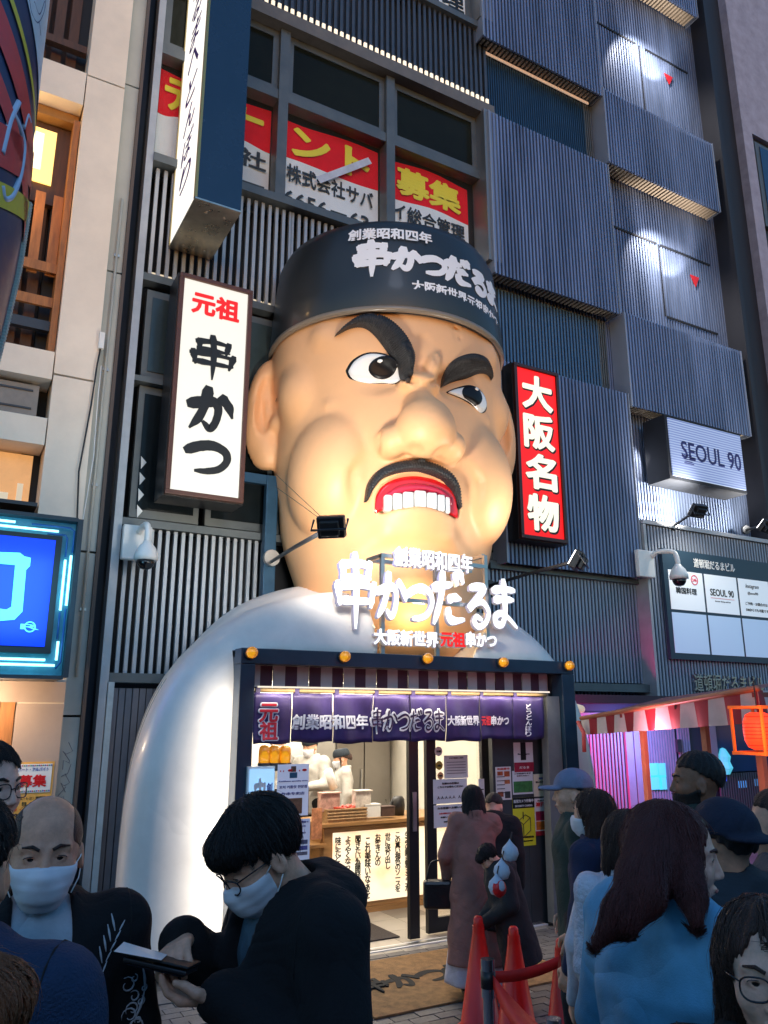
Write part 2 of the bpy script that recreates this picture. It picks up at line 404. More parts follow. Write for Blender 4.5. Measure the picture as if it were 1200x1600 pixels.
# grey ribbed service door under it
m_gap = M('cladding_gap_shade', (.008, .011, .022), .6, nz=.3, sc=2)  # near-black backing: the shade between the fins put into the colour
def ribs(x0, x1, z0, z1, y, pitch, depth, mat, name='ribbed_panel', parent=bld, ratio=.5, back=None, **kw):
    mb = MB(); x = x0; w = pitch * ratio
    while x < x1 - w * .5:
        a, b = x, min(x + w, x1); n = len(mb.v)
        mb.raw([(a, y + depth, z0), (a, y, z0), (b, y, z0), (b, y + depth, z0), (a, y + depth, z1), (a, y, z1), (b, y, z1), (b, y + depth, z1)], [(0, 1, 5, 4), (1, 2, 6, 5), (2, 3, 7, 6), (0, 3, 2, 1), (4, 5, 6, 7)]); x += pitch
    o = mb.build(name, mat, parent, kind='stuff', **kw)
    MB().raw([(x0, y + depth + .001, z0), (x1, y + depth + .001, z0), (x1, y + depth + .001, z1), (x0, y + depth + .001, z1)], [(0, 1, 2, 3)]).build('panel_sheet', back or m_gap, parent)
    return o
ribs(1.78, 2.62, .05, 2.3, 9.22, .075, .03, M('ribbed_door_grey', (.2, .2, .23), .5, metal=.3, nz=.2, sc=2), 'service_door', ratio=.85)
lb('door_frame', M('pale_blue_trim', (.35, .45, .52), .45, nz=.2), bld, 1.70, 1.775, 9.1, 9.3, 0, 2.36)
lb('door_lock', m_steel, bld, 2.0, 2.1, 9.19, 9.218, .92, .95)
lb('door_frame', m_frame, bld, 2.625, 2.7, 9.15, 9.3, 0, 2.36)
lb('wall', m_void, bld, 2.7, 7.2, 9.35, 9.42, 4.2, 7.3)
# second-floor window band z 4.21..7.28
for x0, x1 in ((1.80, 2.62), (2.70, 3.55), (3.6, 5.4), (5.5, 7.2)):
    f = lb('window', m_frame, bld, x0, x1, 9.22, 9.32, 4.25, 5.9); 
    MB().box(x0 + .07, x1 - .07, 9.205, 9.215, 4.35, 5.8).build('pane', m_glassdk, f)
    f = lb('window', m_frame, bld, x0, x1, 9.22, 9.32, 6.0, 7.2)
    MB().box(x0 + .07, x1 - .07, 9.205, 9.215, 6.1, 7.1).build('pane', M('dusty_glass', (.05, .075, .08), .18, nz=.4, sc=1), f)
# small stickers seen edge-on inside the first pane
for k in range(4):
    MB().raw([(1.88, 9.2, 5.0 - .2 * k), (1.95, 9.2, 4.93 - .2 * k), (1.89, 9.2, 4.84 - .2 * k)], [(0, 1, 2)]).build('sticker', m_white, bld)
hslot(7.32, .1); hslot(5.95, .07)
# third-floor slat screen z 7.37..8.93
slats(7.4, 8.94, 1.8, 3.7, .104, .045, m_slat)
slats(7.4, 8.94, 3.7, 7.3, .104, .045, m_slat)
for x in np.arange(1.8, 3.9, .52): lb('led_strip', M('led_glow_soft', (.9, .8, .6), .5, emit=(1, .85, .62), es=.55), bld, x, x + .5, 9.3, 9.33, 7.38, 7.5)
hslot(9.02, .12, 9.06)
# third-floor windows z 9.1..11.9
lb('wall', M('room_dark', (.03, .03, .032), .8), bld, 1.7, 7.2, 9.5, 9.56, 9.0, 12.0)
for x in (3.46, 5.26): lb('mullion', m_frame, bld, x - .075, x + .075, 9.08, 9.3, 9.08, 11.92)
lb('mullion', m_frame, bld, 2.3, 2.42, 9.08, 9.3, 9.08, 11.92)
lb('mullion', M('frame_bright', (.25, .25, .25), .4, metal=.6), bld, 6.98, 7.26, 8.92, 9.3, 9.08, 11.95)
lb('rail', m_frame, bld, 1.71, 6.98, 9.1, 9.3, 10.68, 10.84)
lb('rail', M('head_frame', (.16, .15, .14), .5, nz=.2), bld, 1.71, 7.26, 8.98, 9.3, 11.93, 12.15)
for a, b in ((1.72, 2.3), (2.42, 3.385), (3.535, 5.185), (5.335, 6.98)):
    f = MB().box(a, b, 9.16, 9.2, 11.8, 11.92).box(a, b, 9.16, 9.2, 10.84, 10.94).box(a, a + .09, 9.16, 9.2, 10.94, 11.8).box(b - .09, b, 9.16, 9.2, 10.94, 11.8).build('window', m_frame, bld)
    MB().box(a + .09, b - .09, 9.175, 9.185, 10.94, 11.8).build('pane', M('dark_glass_olive', (.014, .016, .01), .1, nz=.4, sc=.8, ior=1.2), f)
    MB().box(a, b, 9.27, 9.275, 9.08, 10.68).build('pane_lower', M('clear_glass', (.9, .95, 1), .03, alpha=.012, ior=1.1), f)
# tenant banner sheets behind the lower panes
m_bred = M('banner_red', (.8, .006, .02), .7, ior=1.15, nz=.12, sc=3); m_bwhite = M('banner_white', (.8, .88, .92), .7, ior=1.15, nz=.08, sc=2)
m_byel = M('banner_yellow', (.85, .72, .02), .5)
for a, b, ytxt, l1, l2 in ((1.76, 2.28, 'テ', '', ''), (2.44, 3.38, 'ナ', '会社', '6－'), (3.54, 5.18, 'ント', '株式会社サバ', '6656－63'), (5.34, 6.9, '募集', 'イ総合管理', '')):
    t = thing('tenant_banner', (a, 9.33, 9.08), {'テ': 'red and white window banner partly hidden behind the tall projecting sign', 'ナ': 'red and white window banner with yellow ナ just right of the projecting sign', 'ント': 'red and white window banner with yellow ント and a peeling strip of tape', '募集': 'red and white window banner with yellow 募集 above the black hat'}[ytxt], 'banner', 'tenant wanted banners in the third-floor windows')
    mb = MB(); nn = 14
    for (z0, z1, mat_, nm, z1b) in ((9.09, 9.94, m_bwhite, 'lower_sheet', 9.94), (9.94, 10.62, m_bred, 'upper_sheet', 10.62)):
        V = []; F = []
        for i in range(nn + 1):
            u = i / nn; x = a + (b - a) * u; w = .03 * math.sin(5 * u + a) if z0 > 9.5 else 0
            wv = .025 * math.sin(6 * u + a * 2)
            V += [(x, 9.34 + .01 * math.sin(9 * u), z0 + (wv if z0 > 9.5 else 0)), (x, 9.34 + .012 * math.sin(7 * u + 1), z1 + (wv if z0 < 9.5 else w))]
            if i: F.append((2 * i - 2, 2 * i, 2 * i + 1, 2 * i - 1))
        MB().raw(V, F).build(nm, mat_, t)
    cx = (a + b) / 2
    sign_text(ytxt, m_byel, t, (cx, 9.32, 10.28), w=(b - a) * (.8 if len(ytxt) > 1 else .75), h=.52, bold=.035, name='lettering')
    if l1: sign_text(l1, m_ink, t, (cx, 9.32, 9.7), w=(b - a) * .88, h=.3, bold=.02)
    if l2: sign_text(l2, m_ink, t, (cx - (.05 if len(l2) > 3 else 0), 9.32, 9.28), w=(b - a) * .85, h=.24, bold=.015)
    if ytxt == 'ント':
        MB().obox((4.55, 9.25, 10.02), (math.sin(R(52)), 0, math.cos(R(52))), .55, (0, 1, 0), .002, (math.cos(R(52)), 0, -math.sin(R(52))), .055).build('tape', M('tape_white', (.6, .65, .75), .35, nz=.2), t)
# spandrel screen above third floor z 12.2..13.75 with a lit bottom edge
slats(12.2, 13.74, 2.3, 7.25, .104, .05, m_slatdk, y=9.12)
slats(12.2, 12.34, 2.3, 7.25, .104, .05, m_warmled, y=9.08, d=.03)
lb('wall', m_slatdk, bld, 1.7, 7.25, 9.3, 9.34, 12.2, 13.75)
hslot(13.8, .12, 9.02); 
f = lb('window', m_frame, bld, 5.6, 7.0, 9.2, 9.3, 13.9, 16.5); MB().box(5.7, 6.85, 9.18, 9.19, 13.95, 16.4).build('pane', m_bwhite, f)
sign_text('管理', m_ink, bld, (6.35, 9.17, 14.25), w=.95, h=.42, bold=.02)
lb('mullion', M('frame_bright'), bld, 6.98, 7.26, 8.92, 9.3, 13.88, 16.6)
lb('rail', m_frame, bld, 1.71, 5.6, 9.2, 9.3, 13.9, 14.4)

# right half: protruding ribbed bays, recessed ones between
def bay(x0, x1, z0, z1, y=8.9, back=9.24, mat=m_rib, pitch=.074, name='ribbed_panel'):
    o = ribs(x0, x1, z0, z1, y, pitch, .035, mat, name)
    MB().box(x0 - .03, x0 - .002, y - .02, back, z0, z1).box(x1 + .002, x1 + .02, y - .01, back, z0, z1).box(x0, x1, y + .04, back, z1 - .03, z1 - .005).build('panel_return', m_rib2, o)
    return o
def grille(x0, x1, z, y0, y1, mat=M('underside_fins', (.35, .3, .24), .5, metal=.3), n=None):     # louvred underside
    mb = MB(); x = x0
    while x < x1: mb.box(x, x + .045, y0, y1, z, z + .05); x += .088
    mb.build('underside_grille', mat, bld)
# column 1
ribs(7.28, 9.83, 2.3, 20, 9.25, .074, .03, m_rib, 'recessed_cladding')
bay(7.03, 9.8, 13.45, 20); bay(7.08, 9.8, 8.85, 11.92); bay(7.1, 9.83, 4.15, 7.35)
for z in (13.45, 8.85, 4.15): grille(7.08, 9.8, z + .03, 8.98, 9.17)
ribs(7.28, 9.6, 12.0, 13.4, 9.2, .05, .015, M('blue_louvre', (.03, .085, .15), .35, metal=.5, nz=.3, sc=1), 'window_louvre')
ribs(9.6, 9.8, 11.95, 13.4, 9.19, .05, .02, m_frame, 'window_louvre')
ribs(7.28, 9.55, 7.4, 8.8, 9.2, .07, .02, M('blue_louvre_pale', (.1, .18, .28), .4, metal=.5, nz=.2, sc=1), 'window_louvre')
ribs(9.55, 9.75, 7.4, 8.8, 9.19, .05, .02, m_frame, 'window_louvre')
# warm up-lit edge strip on underside of the top bay
lb('led_strip', M('led_dim', (.8, .6, .5), .5, emit=(1, .7, .5), es=.35), bld, 7.2, 9.7, 9.15, 9.17, 13.4, 13.45)
# roller shutter block beneath, z 2.4..4.1
ribs(6.9, 10.1, 2.5, 4.08, 9.12, .072, .02, m_rib2, 'roller_shutter')
lb('shutter_frame', m_frame, bld, 6.9, 10.2, 9.05, 9.3, 4.08, 4.16); lb('shutter_frame', m_frame, bld, 6.9, 10.2, 9.0, 9.3, 2.36, 2.48); lb('shutter_frame', m_frame, bld, 10.1, 10.2, 9.05, 9.3, 2.48, 4.08)
# column 2
ribs(9.85, 13.2, 2.3, 20, 9.25, .074, .035, m_rib, 'recessed_cladding')
bay(9.86, 12.95, 12.0, 13.65, 8.9); bay(9.92, 13.05, 7.15, 8.92, 8.9); bay(9.9, 13.0, 16.95, 19, 8.9)
for z in (12.0, 7.15, 16.95): grille(9.9, 12.95, z + .02, 8.95, 9.23, M('underside_fins_warm_light', (.5, .4, .28), .5))  # warm light under these bays put into the fin colour
o = ribs(9.96, 13.2, 2.3, 5.06, 8.9, .075, .02, m_rib2, 'lower_ribbed_wall')
MB().box(9.9, 9.955, 8.86, 9.5, 2.3, 5.06).box(9.9, 13.2, 8.86, 9.5, 5.07, 5.14).build('wall_trim', m_slat, o)
for (cz) in (8.95, 13.7):     # fine service joints and the fire-entry triangles
    z0 = cz
for (xa, za, xb, zb) in ((11.45, 10.95, 12.9, 10.95), (11.45, 9.4, 12.9, 9.4), (11.6, 15.7, 12.9, 15.7), (11.5, 13.95, 12.9, 13.95), (10.05, 10.95, 11.35, 10.95), (10.05, 15.7, 11.3, 15.7)):
    lb('joint', m_void, bld, xa, xb, 9.235, 9.25, za - .02, za + .02)
for x in (11.4,): 
    for z0, z1 in ((9.4, 10.95), (13.95, 15.7)): lb('joint', m_void, bld, x, x + .02, 9.235, 9.25, z0, z1)
def tri(px, py):
    p = at(px, py, 9.23); MB().prism([(p[0] - .13, p[2] + .12), (p[0] + .13, p[2] + .12), (p[0], p[2] - .12)], 9.222, 9.235).build('fire_access_mark', M('mark_red_glow', (.45, .01, .015), .5, emit=(.5, 0, 0), es=.1), bld)  # the red mark is given a faint glow though it is no lamp
tri(1045, 125); tri(1086, 440)
# raised outline lettering low on the ribbed wall
v, f_ = text_mb('道頓堀だるまビル', .3, depth=.04, bold=.006); v = fit(v, 1.75, .28)
MB().raw(onwall(v, at(1140, 1068, 8.86)), f_).build('lettering', m_steel, bld)
# right flank and neighbour
lb('wall', M('flank_dark', (.012, .014, .022), .6), bld, 13.2, 13.3, 8.86, 20, 0, 20)
lb('wall', M('soffit_dark', (.03, .03, .04), .6), bld, 6.1, 13.2, 8.7, 9.6, 2.18, 2.3)

# far-right neighbour with pale wall
far = thing('neighbour_building', (15.0, 9.6, 0), 'pale plastered upper building beyond the dark gap at top right', 'building')
m_pw = M('lilac_plaster', (.36, .36, .46), .8, nz=.25, sc=3, bump=.3)
B('dark_gap_fill', M('flank_dark'), far, 13.9, 15.2, 9.8, 12, 0, 22)  # near-black block added to stand for the dark gap between buildings
B('wall', m_pw, far, 15.2, 22, 9.6, 9.9, 15.5, 22)
B('wall', m_pw, far, 15.2, 15.55, 9.6, 9.9, 6, 15.5)
B('wall', M('flank_dark'), far, 15.55, 22, 9.7, 9.95, 0, 15.5)
for z in (6.5, 9.8, 13.0):
    f = B('window', m_frame, far, 15.6, 21, 9.6, 9.69, z, z + 2.3); MB().box(15.75, 20.9, 9.58, 9.595, z + .12, z + 2.2).build('pane', M('night_blue_glass', (.02, .05, .12), .08), f)
# ------------------------------------------------------------------ left neighbour building
YL = 8.9
lft = thing('neighbour_building', (.7, YL, 0), 'cream panelled building on the left with amber-lit wooden lattice windows', 'building')
m_cream = M('cream_panel', (.9, .77, .63), .5, nz=.12, sc=1.4, bump=.06, bsc=30)
m_cream2 = M('grey_green_panel', (.45, .46, .42), .5, nz=.12, sc=1.4)
m_pink = M('beige_tile', (.5, .36, .28), .5, nz=.1, sc=3)
m_wood = M('cedar_slats', (.42, .16, .045), .55, nz=.4, sc=7, stretch=(3, 3, .4))
m_wooddk = M('dark_cedar', (.1, .045, .025), .6, nz=.4, sc=7, stretch=(3, 3, .4))
edges = [0, 2.02, 4.1, 5.72 + .0, 7.1, 9.55, 12.0, 14]
edges = [0.0, 1.25, 3.9, 5.7, 9.72, 13.5]
for i in range(len(edges) - 1): B('cladding_panel', m_cream, lft, .8, 1.25, 8.9, 9.3, edges[i] + .012, edges[i + 1] - .012)
e2 = [0, 2.0, 3.75, 7.2, 9.9, 13.5]
for i in range(len(e2) - 1): B('cladding_panel', m_cream2, lft, 1.262, 1.44, 9.02, 9.3, e2[i] + .012, e2[i + 1] - .012)
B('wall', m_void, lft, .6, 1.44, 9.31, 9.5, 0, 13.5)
B('edge_trim', M('brown_trim', (.09, .065, .055), .6), lft, 1.442, 1.48, 8.98, 9.3, 0, 13.5)
B('wall', m_wooddk, lft, -2.5, .8, 9.5, 9.6, 0, 13.5)
def ledge(z0, z1, y=8.88, m=m_cream): B('ledge', m, lft, -2.5, .785, y, 9.6, z0, z1)
ledge(9.25, 9.72); ledge(5.62, 5.95); ledge(4.85, 5.16); ledge(4.16, 4.2, m=m_dkmetal)
# soffit + amber window
B('soffit', M('amber_soffit', (.4, .2, .06), .6, nz=.2), lft, -2.5, .78, 9.1, 9.6, 9.12, 9.24)
B('window_frame', m_wooddk, lft, -2.5, .74, 9.25, 9.35, 8.0, 9.1)
f = B('window', M('amber_lit_pane', (.9, .6, .25), .5, emit=(1, .62, .16), es=1.6), lft, -.6, .56, 9.22, 9.24, 8.25, 9.0)
B('window_core', M('amber_core', (1, .8, .5), .5, emit=(1, .85, .5), es=2.2), lft, -.2, .42, 9.213, 9.218, 8.42, 8.93)
# orange lattice
me = MB().box(-.055, .055, -.012, .012, 0, 1.08).mesh('slat', m_wood)
for k in range(8): meshobj('slat', me, lft, (.66 - .2 * k, 9.15, 7.0), )
for z in (7.02, 6.58): B('rail', m_wood, lft, -2.5, .78, 9.08, 9.12, z, z + .12)
me2 = MB().box(-.06, .06, -.012, .012, 0, 2.0).mesh('slat', m_wooddk)
for k in range(8): meshobj('slat', me2, lft, (.68 - .18 * k, 9.35, 6.0))
B('rail', m_dkmetal, lft, -2.5, .78, 9.12, 9.2, 6.3, 6.42)
B('jamb', m_wood, lft, .72, .79, 9.0, 9.4, 5.95, 9.1)
for k in range(8): meshobj('slat', me2, lft, (.62 - .18 * k, 9.3, 9.85))
B('rail', m_wooddk, lft, -2.5, .78, 9.1, 9.2, 10.2, 10.3)
# metal louvred box between the ledges, amber restaurant window
ac = B('louvre_box', M('box_grey_warm', (.28, .24, .21), .5, nz=.2), lft, -1.0, .68, 9.0, 9.3, 5.2, 5.56)
for z in (5.27, 5.48): MB().box(-.98, .62, 8.985, 8.998, z, z + .02).build('louvre_line', m_dkmetal, ac)
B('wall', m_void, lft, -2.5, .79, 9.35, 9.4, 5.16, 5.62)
B('window', M('amber_restaurant_pane', (.5, .25, .1), .2, emit=(.75, .36, .12), es=.8, nz=.5, sc=1.4), lft, -2.5, .72, 9.25, 9.27, 4.2, 4.82)
for k, (x, w, z, h) in enumerate([(.45, .12, 4.2, .16), (.2, .25, 4.3, .2), (.62, .06, 4.2, .28)]): B('window_ornament', M('lamp_cream', (.9, .8, .6), .6, emit=(1, .7, .4), es=.4), lft, x - w / 2, x + w / 2, 9.22, 9.24, z, z + h)
# ground storey: tile wall, opening, soffit
B('tile_wall', m_pink, lft, .8, 1.245, 8.86, 8.897, 0, 2.12); B('tile_wall', m_pink, lft, .62, 1.245, 8.86, 8.897, 2.135, 2.34)
B('door_jamb', m_wood, lft, .66, .79, 8.87, 9.3, 0, 2.2)
B('soffit', M('amber_soffit'), lft, -2.5, .8, 8.6, 9.3, 2.345, 2.37)
B('lit_interior', M('interior_warm', (.5, .35, .2), .6, emit=(1, .65, .35), es=.9), lft, -2.5, .66, 9.4, 9.45, 0, 2.2)
lamp('downlight', 'POINT', (.5, 8.45, 2.1), 26, (1, .75, .5), size=.05)
lamp('lattice_light', 'POINT', (.1, 8.95, 7.9), 14, (1, .6, .25), size=.1)
lamp('soffit_light', 'POINT', (.0, 9.12, 9.1), 6, (1, .7, .35), size=.05)
# cable down the column
MB().tube([(1.27, 8.88, 6.2), (1.24, 8.86, 5.9), (1.22, 8.87, 5.4), (1.16, 8.86, 4.6), (1.22, 8.87, 3.6), (1.12, 8.86, 2.9), (.98, 8.86, 2.4)], .01, 6).build('cable', m_black, lft, smooth=True)
MB().tube([(1.36, 8.99, 8.2), (1.35, 8.98, 5.2), (1.36, 8.99, 2.4)], .016, 8).build('conduit', m_cream2, lft, smooth=True)
for z in (3.1, 4.5, 5.9, 7.4): B('conduit_clip', m_steel, lft, 1.33, 1.39, 8.985, 9.02, z, z + .03)
MB().tube([(1.29, 8.88, 5.9), (1.28, 8.84, 5.5), (1.3, 8.87, 4.8), (1.2, 8.87, 3.2), (1.1, 8.87, 2.6)], .006, 6).build('cable', m_white, lft, smooth=True)
B('cable_clip', m_white, lft, 1.235, 1.29, 8.84, 8.9, 6.1, 6.3)
# grey scribbles on the lower column
rg = random.Random(5)
for k in range(5):
    x, z = 1.33 + rg.uniform(-.04, .05), 1.7 - .22 * k
    pts = [(x + .04 * math.sin(j * 1.7 + k) * (1 + .3 * rg.random()), 9.008, z - .03 * j + .04 * math.cos(j * 2.1)) for j in range(8)]
    MB().tube([(p[0], p[1], p[2]) for p in [np.array(q) for q in pts]], .003, 4).build('scribble', M('marker_grey', (.15, .15, .2), .6), lft)

# blue neon box sign (glyph + registered mark)
ns = thing('neon_sign', (.5, 8.3, 2.4), 'large blue box sign framed by cyan neon tubes on the left building', 'sign')
B('housing', M('neon_housing', (.08, .3, .42), .35, nz=.3, sc=5, coat=.3), ns, -1.2, 1.14, 8.34, 8.85, 2.38, 3.89)
MB().box(1.12, 1.17, 8.22, 8.85, 2.36, 3.92).box(-1.2, 1.12, 8.22, 8.85, 3.892, 3.93).box(-1.2, 1.12, 8.22, 8.85, 2.34, 2.375).build('edge_trim', m_dkmetal, ns)
B('screen_border', m_black, ns, -1.2, .99, 8.24, 8.33, 2.58, 3.73)
B('screen', M('blue_screen', (0, .02, .6), .3, emit=(.0, .045, .9), es=1.0), ns, -1.2, .93, 8.225, 8.238, 2.64, 3.68)
m_neon = M('neon_cyan', (.6, 1, 1), .4, emit=(.25, .85, 1), es=3.2); m_tubedk = M('neon_off', (.02, .1, .3), .3)
for (a, b_, c, d) in ((.3, 3.78, .95, 3.78), (-.6, 3.83, .55, 3.83), (1.04, 3.5, 1.04, 3.0), (1.09, 3.55, 1.09, 3.05), (1.05, 2.7, 1.05, 2.52), (.2, 2.47, 1.04, 2.47), (.2, 2.52, .95, 2.52)):
    MB().tube([(a, 8.26, b_), (c, 8.26, d)], .012, 8).build('neon_tube', m_neon, ns, smooth=True)
for pts in ([(.7, 8.27, 3.83), (1.06, 8.27, 3.83), (1.1, 8.27, 3.8), (1.1, 8.27, 3.58)], [(.85, 8.27, 3.75), (1.02, 8.27, 3.75), (1.04, 8.27, 3.72), (1.04, 8.27, 3.53)], [(1.04, 8.27, 2.98), (1.04, 8.27, 2.72)], [(1.09, 8.27, 3.02), (1.09, 8.27, 2.5), (1.05, 8.27, 2.44)]):
    MB().tube(pts, .01, 8).build('neon_return', m_tubedk, ns, smooth=True)
m_cyan = M('sign_cyan', (.2, .8, .9), .4, emit=(.12, .7, .95), es=1.0)
MB().prism([(.3, 3.5), (.62, 3.52), (.66, 3.49), (.72, 3.48), (.72, 3.4), (.69, 3.36), (.7, 2.96), (.64, 2.88), (.5, 2.86), (.42, 2.9), (.42, 2.98), (.56, 2.97), (.6, 3.0), (.59, 3.4), (.3, 3.4)], 8.2, 8.222).build('glyph', m_cyan, ns)
MB().lathe((.78, 8.21, 2.82), [(.052, 0), (.052, .008), (.04, .008), (.04, 0)], 24, (0, -1, 0), cap=False).build('ring_mark', m_cyan, ns)
sign_text('R', m_cyan, ns, (.78, 8.205, 2.82), h=.05, bold=.01)
lamp('neon_light', 'AREA', (.6, 7.6, 3.2), 10, (.2, .65, 1), target=(.6, 8.4, 3.1), size=.8)

# recruitment poster
po = at(50, 1228, 8.85)
ps = thing('poster', (po[0], 8.9, po[2] - .3), 'orange and white recruitment poster with red 募集 on the beige wall', 'poster')
PX, PZ = .42, -.06
B('sheet', M('poster_orange', (.8, .4, .08), .5), ps, .44 + PX - .03, .76 + PX + .03, 8.853, 8.858, 1.0 + PZ, 1.62 + PZ)
B('title_panel', m_white, ps, .43 + PX, .77 + PX, 8.846, 8.852, 1.33 + PZ, 1.6 + PZ)
sign_text('パート・アルバイト', M('poster_blue', (.05, .08, .4), .5), ps, (.6 + PX, 8.843, 1.55 + PZ), w=.28, h=.035, bold=.01)
sign_text('募集', m_red, ps, (.6 + PX, 8.843, 1.44 + PZ), w=.26, h=.12, bold=.03)
sign_text('ホール・レジ・調理補助', m_ink, ps, (.6 + PX, 8.85, 1.28 + PZ), w=.32, h=.025, bold=.01)
for k, s_ in enumerate(('平 日 1140円', '日・祝 1180円', '時給 22:00〜')): sign_text(s_, m_ink if k != 1 else m_red, ps, (.6 + PX, 8.85, 1.23 - .05 * k + PZ), w=.3, h=.03, bold=.012)
mb = [MB(), MB(), MB()]
for k in range(18):
    u = .44 + PX + .32 * k / 17
    for z in (1.345, 1.585): mb[k % 3].box(u - .006, u + .006, 8.842, 8.8455, z + PZ - .006, z + PZ + .006)
for q, c in zip(mb, ((.6, .02, .05), (.02, .3, .1), (.05, .05, .4))): q.build('border_dots', M('dot_%d' % int(c[0] * 100), c, .5), ps)

# ------------------------------------------------------------------ printed drum at top left, close to the camera
dr = thing('printed_drum', (.05, 2.6, 2.6), 'tall printed drum with navy, red and yellow bands, very close at top left', 'hanging drum')
Yd = 3.0
edge = [(82, -60), (72, 40), (62, 120), (52, 220), (42, 330), (26, 430), (4, 525), (-18, 610)]
er = [at(x, y, Yd) for x, y in edge]
zs = [p[2] for p in er]; xs = [p[0] for p in er]
def drx(z): return float(np.interp(z, zs[::-1], xs[::-1]))
cxd = drx(zs[4]) - .75
def drum(z0, z1, fn, name, mat, off=0., n=40, m=10, a0=-100, a1=10):
    V = []; F = []
    for j in range(m + 1):
        for i in range(n + 1):
            a = R(a0 + (a1 - a0) * i / n); s0, s1 = z0, z1
            if fn: s0, s1 = fn(a)
            z = s0 + (s1 - s0) * j / m; r = drx(z) - cxd + off; V.append((cxd + r * math.cos(a), Yd + r * math.sin(a), z))
    for j in range(m):
        for i in range(n): k = j * (n + 1) + i; F.append((k, k + 1, k + n + 2, k + n + 1))
    MB().raw(V, F).build(name, mat, dr, smooth=True)
c_ = lambda n_, c: M('drum_' + n_, c, .35, nz=.12, sc=20)
drum(zs[-1], zs[0], None, 'shell', c_('navy', (.02, .035, .11)), 0, 60, 30, -180, 60)
def band(zb, zt, slope): return lambda a: (zb + slope * (a + .9), zt + slope * (a + .9))
zt = lambda py: at(55, py, Yd)[2]
drum(0, 0, lambda a: (zt(95) - .5 * (a + .6), zt(-60)), 'pale_panel', c_('pale', (.6, .75, .9)), .004)
drum(0, 0, band(zt(108), zt(96), -.5), 'yellow_band', c_('yellow', (.7, .6, .03)), .006)
drum(0, 0, band(zt(185), zt(135), -.5), 'red_band', c_('red', (.7, .05, .04)), .006)
drum(0, 0, band(zt(250), zt(215), -.5), 'red_band', c_('red', (.7, .05, .04)), .006)
drum(0, 0, band(zt(420), zt(360), .35), 'red_band', c_('red', (.7, .05, .04)), .006)
drum(0, 0, band(zt(475), zt(440), .35), 'yellow_band', c_('yellow', (.7, .6, .03)), .006)
def ondrum(pts, r_, mat, nm):
    P = []
    for (px, py) in pts:
        d = ray(px, py); lo_, hi_ = 1.0, 3.4
        for _ in range(40):
            mid = (lo_ + hi_) / 2; p = CAM + d * mid / d[1]; r = drx(p[2]) - cxd
            if math.hypot(p[0] - cxd, p[1] - Yd) < r: hi_ = mid
            else: lo_ = mid
        P.append(CAM + d * lo_ / d[1])
    MB().tube([tuple(p) for p in cr(P, 6)], r_, 8).build(nm, mat, dr, smooth=True)
wl = M('drum_letter_pale', (.45, .6, .85), .4)
ondrum([(28, 160), (16, 185), (8, 215), (2, 240)], .012, wl, 'letter_stroke'); ondrum([(20, 178), (30, 200), (36, 230), (30, 275), (18, 305), (6, 310), (2, 290)], .012, wl, 'letter_stroke'); ondrum([(36, 200), (42, 180), (46, 190)], .009, wl, 'letter_stroke')
dk = M('drum_drawing', (.06, .1, .25), .5)
ondrum([(44, -5), (48, 20), (58, 35), (68, 15), (70, -10)], .005, dk, 'drawing'); ondrum([(52, 2), (60, 22), (68, 2)], .005, dk, 'drawing'); ondrum([(60, 35), (62, 55)], .005, dk, 'drawing')
bd = MB(); 
for k in range(60):
    z = zs[4] + (zs[-1] - zs[4]) * k / 60; p = (drx(z) + .002, Yd - .05, z); bd.lathe(p, [(.0, -.012), (.012, -.006), (.014, 0), (.012, .006), (0, .012)], 6)
bd.build('beaded_edge', M('bead_cream', (.6, .58, .5), .4), dr, kind='stuff')

# ------------------------------------------------------------------ tall projecting sign
pj = thing('projecting_sign', (2.0, 8.0, 7.82), 'tall projecting box sign with a lit lettered side and dark blue front', 'sign', )
B('front_face', M('navy_face', (.006, .022, .06), .25, coat=.4, nz=.2, sc=1), pj, 2.03, 2.56, 8.0, 8.02, 7.84, 15)
B('bottom_plate', M('brushed_plate', (.5, .48, .42), .28, metal=.9, nz=.35, sc=3), pj, 2.005, 2.565, 7.99, 9.16, 7.815, 7.835)
B('core', m_black, pj, 2.03, 2.555, 8.021, 9.15, 7.84, 15)
B('lit_face', M('lit_sign_cream', (.9, .88, .8), .4, emit=(1, .95, .84), es=1.0), pj, 2.012, 2.028, 8.05, 9.12, 7.87, 15)
MB().box(2.0, 2.03, 7.99, 8.045, 7.836, 15).box(2.0, 2.03, 9.125, 9.16, 7.836, 15).build('edge_trim', M('gold_trim', (.4, .3, .12), .35, metal=.8), pj)
for x, y in ((2.2, 8.2), (2.42, 9.0), (2.15, 9.0), (2.42, 8.2)): MB().lathe((x, y, 7.815), [(.02, 0), (.014, -.012), (0, -.014)], 10).build('rivet', m_steel, pj)
m_purp = M('purple_letters', (.08, .03, .22), .5)
for k, g in enumerate('おかいものはだるまへとんぼり'):
    v, f_ = text_mb(g, .3, bold=.005, depth=.004, shear=.25); v = fit(v, .5, .34)
    MB().raw(onplane(v, (2.009, 8.58, 8.5 + .44 * (13 - k)), (0, -1, 0), (0, 0, 1)), f_).build('lettering', m_purp, pj)
B('bracket', m_dkmetal, pj, 2.2, 2.3, 9.15, 9.22, 7.9, 8.1)

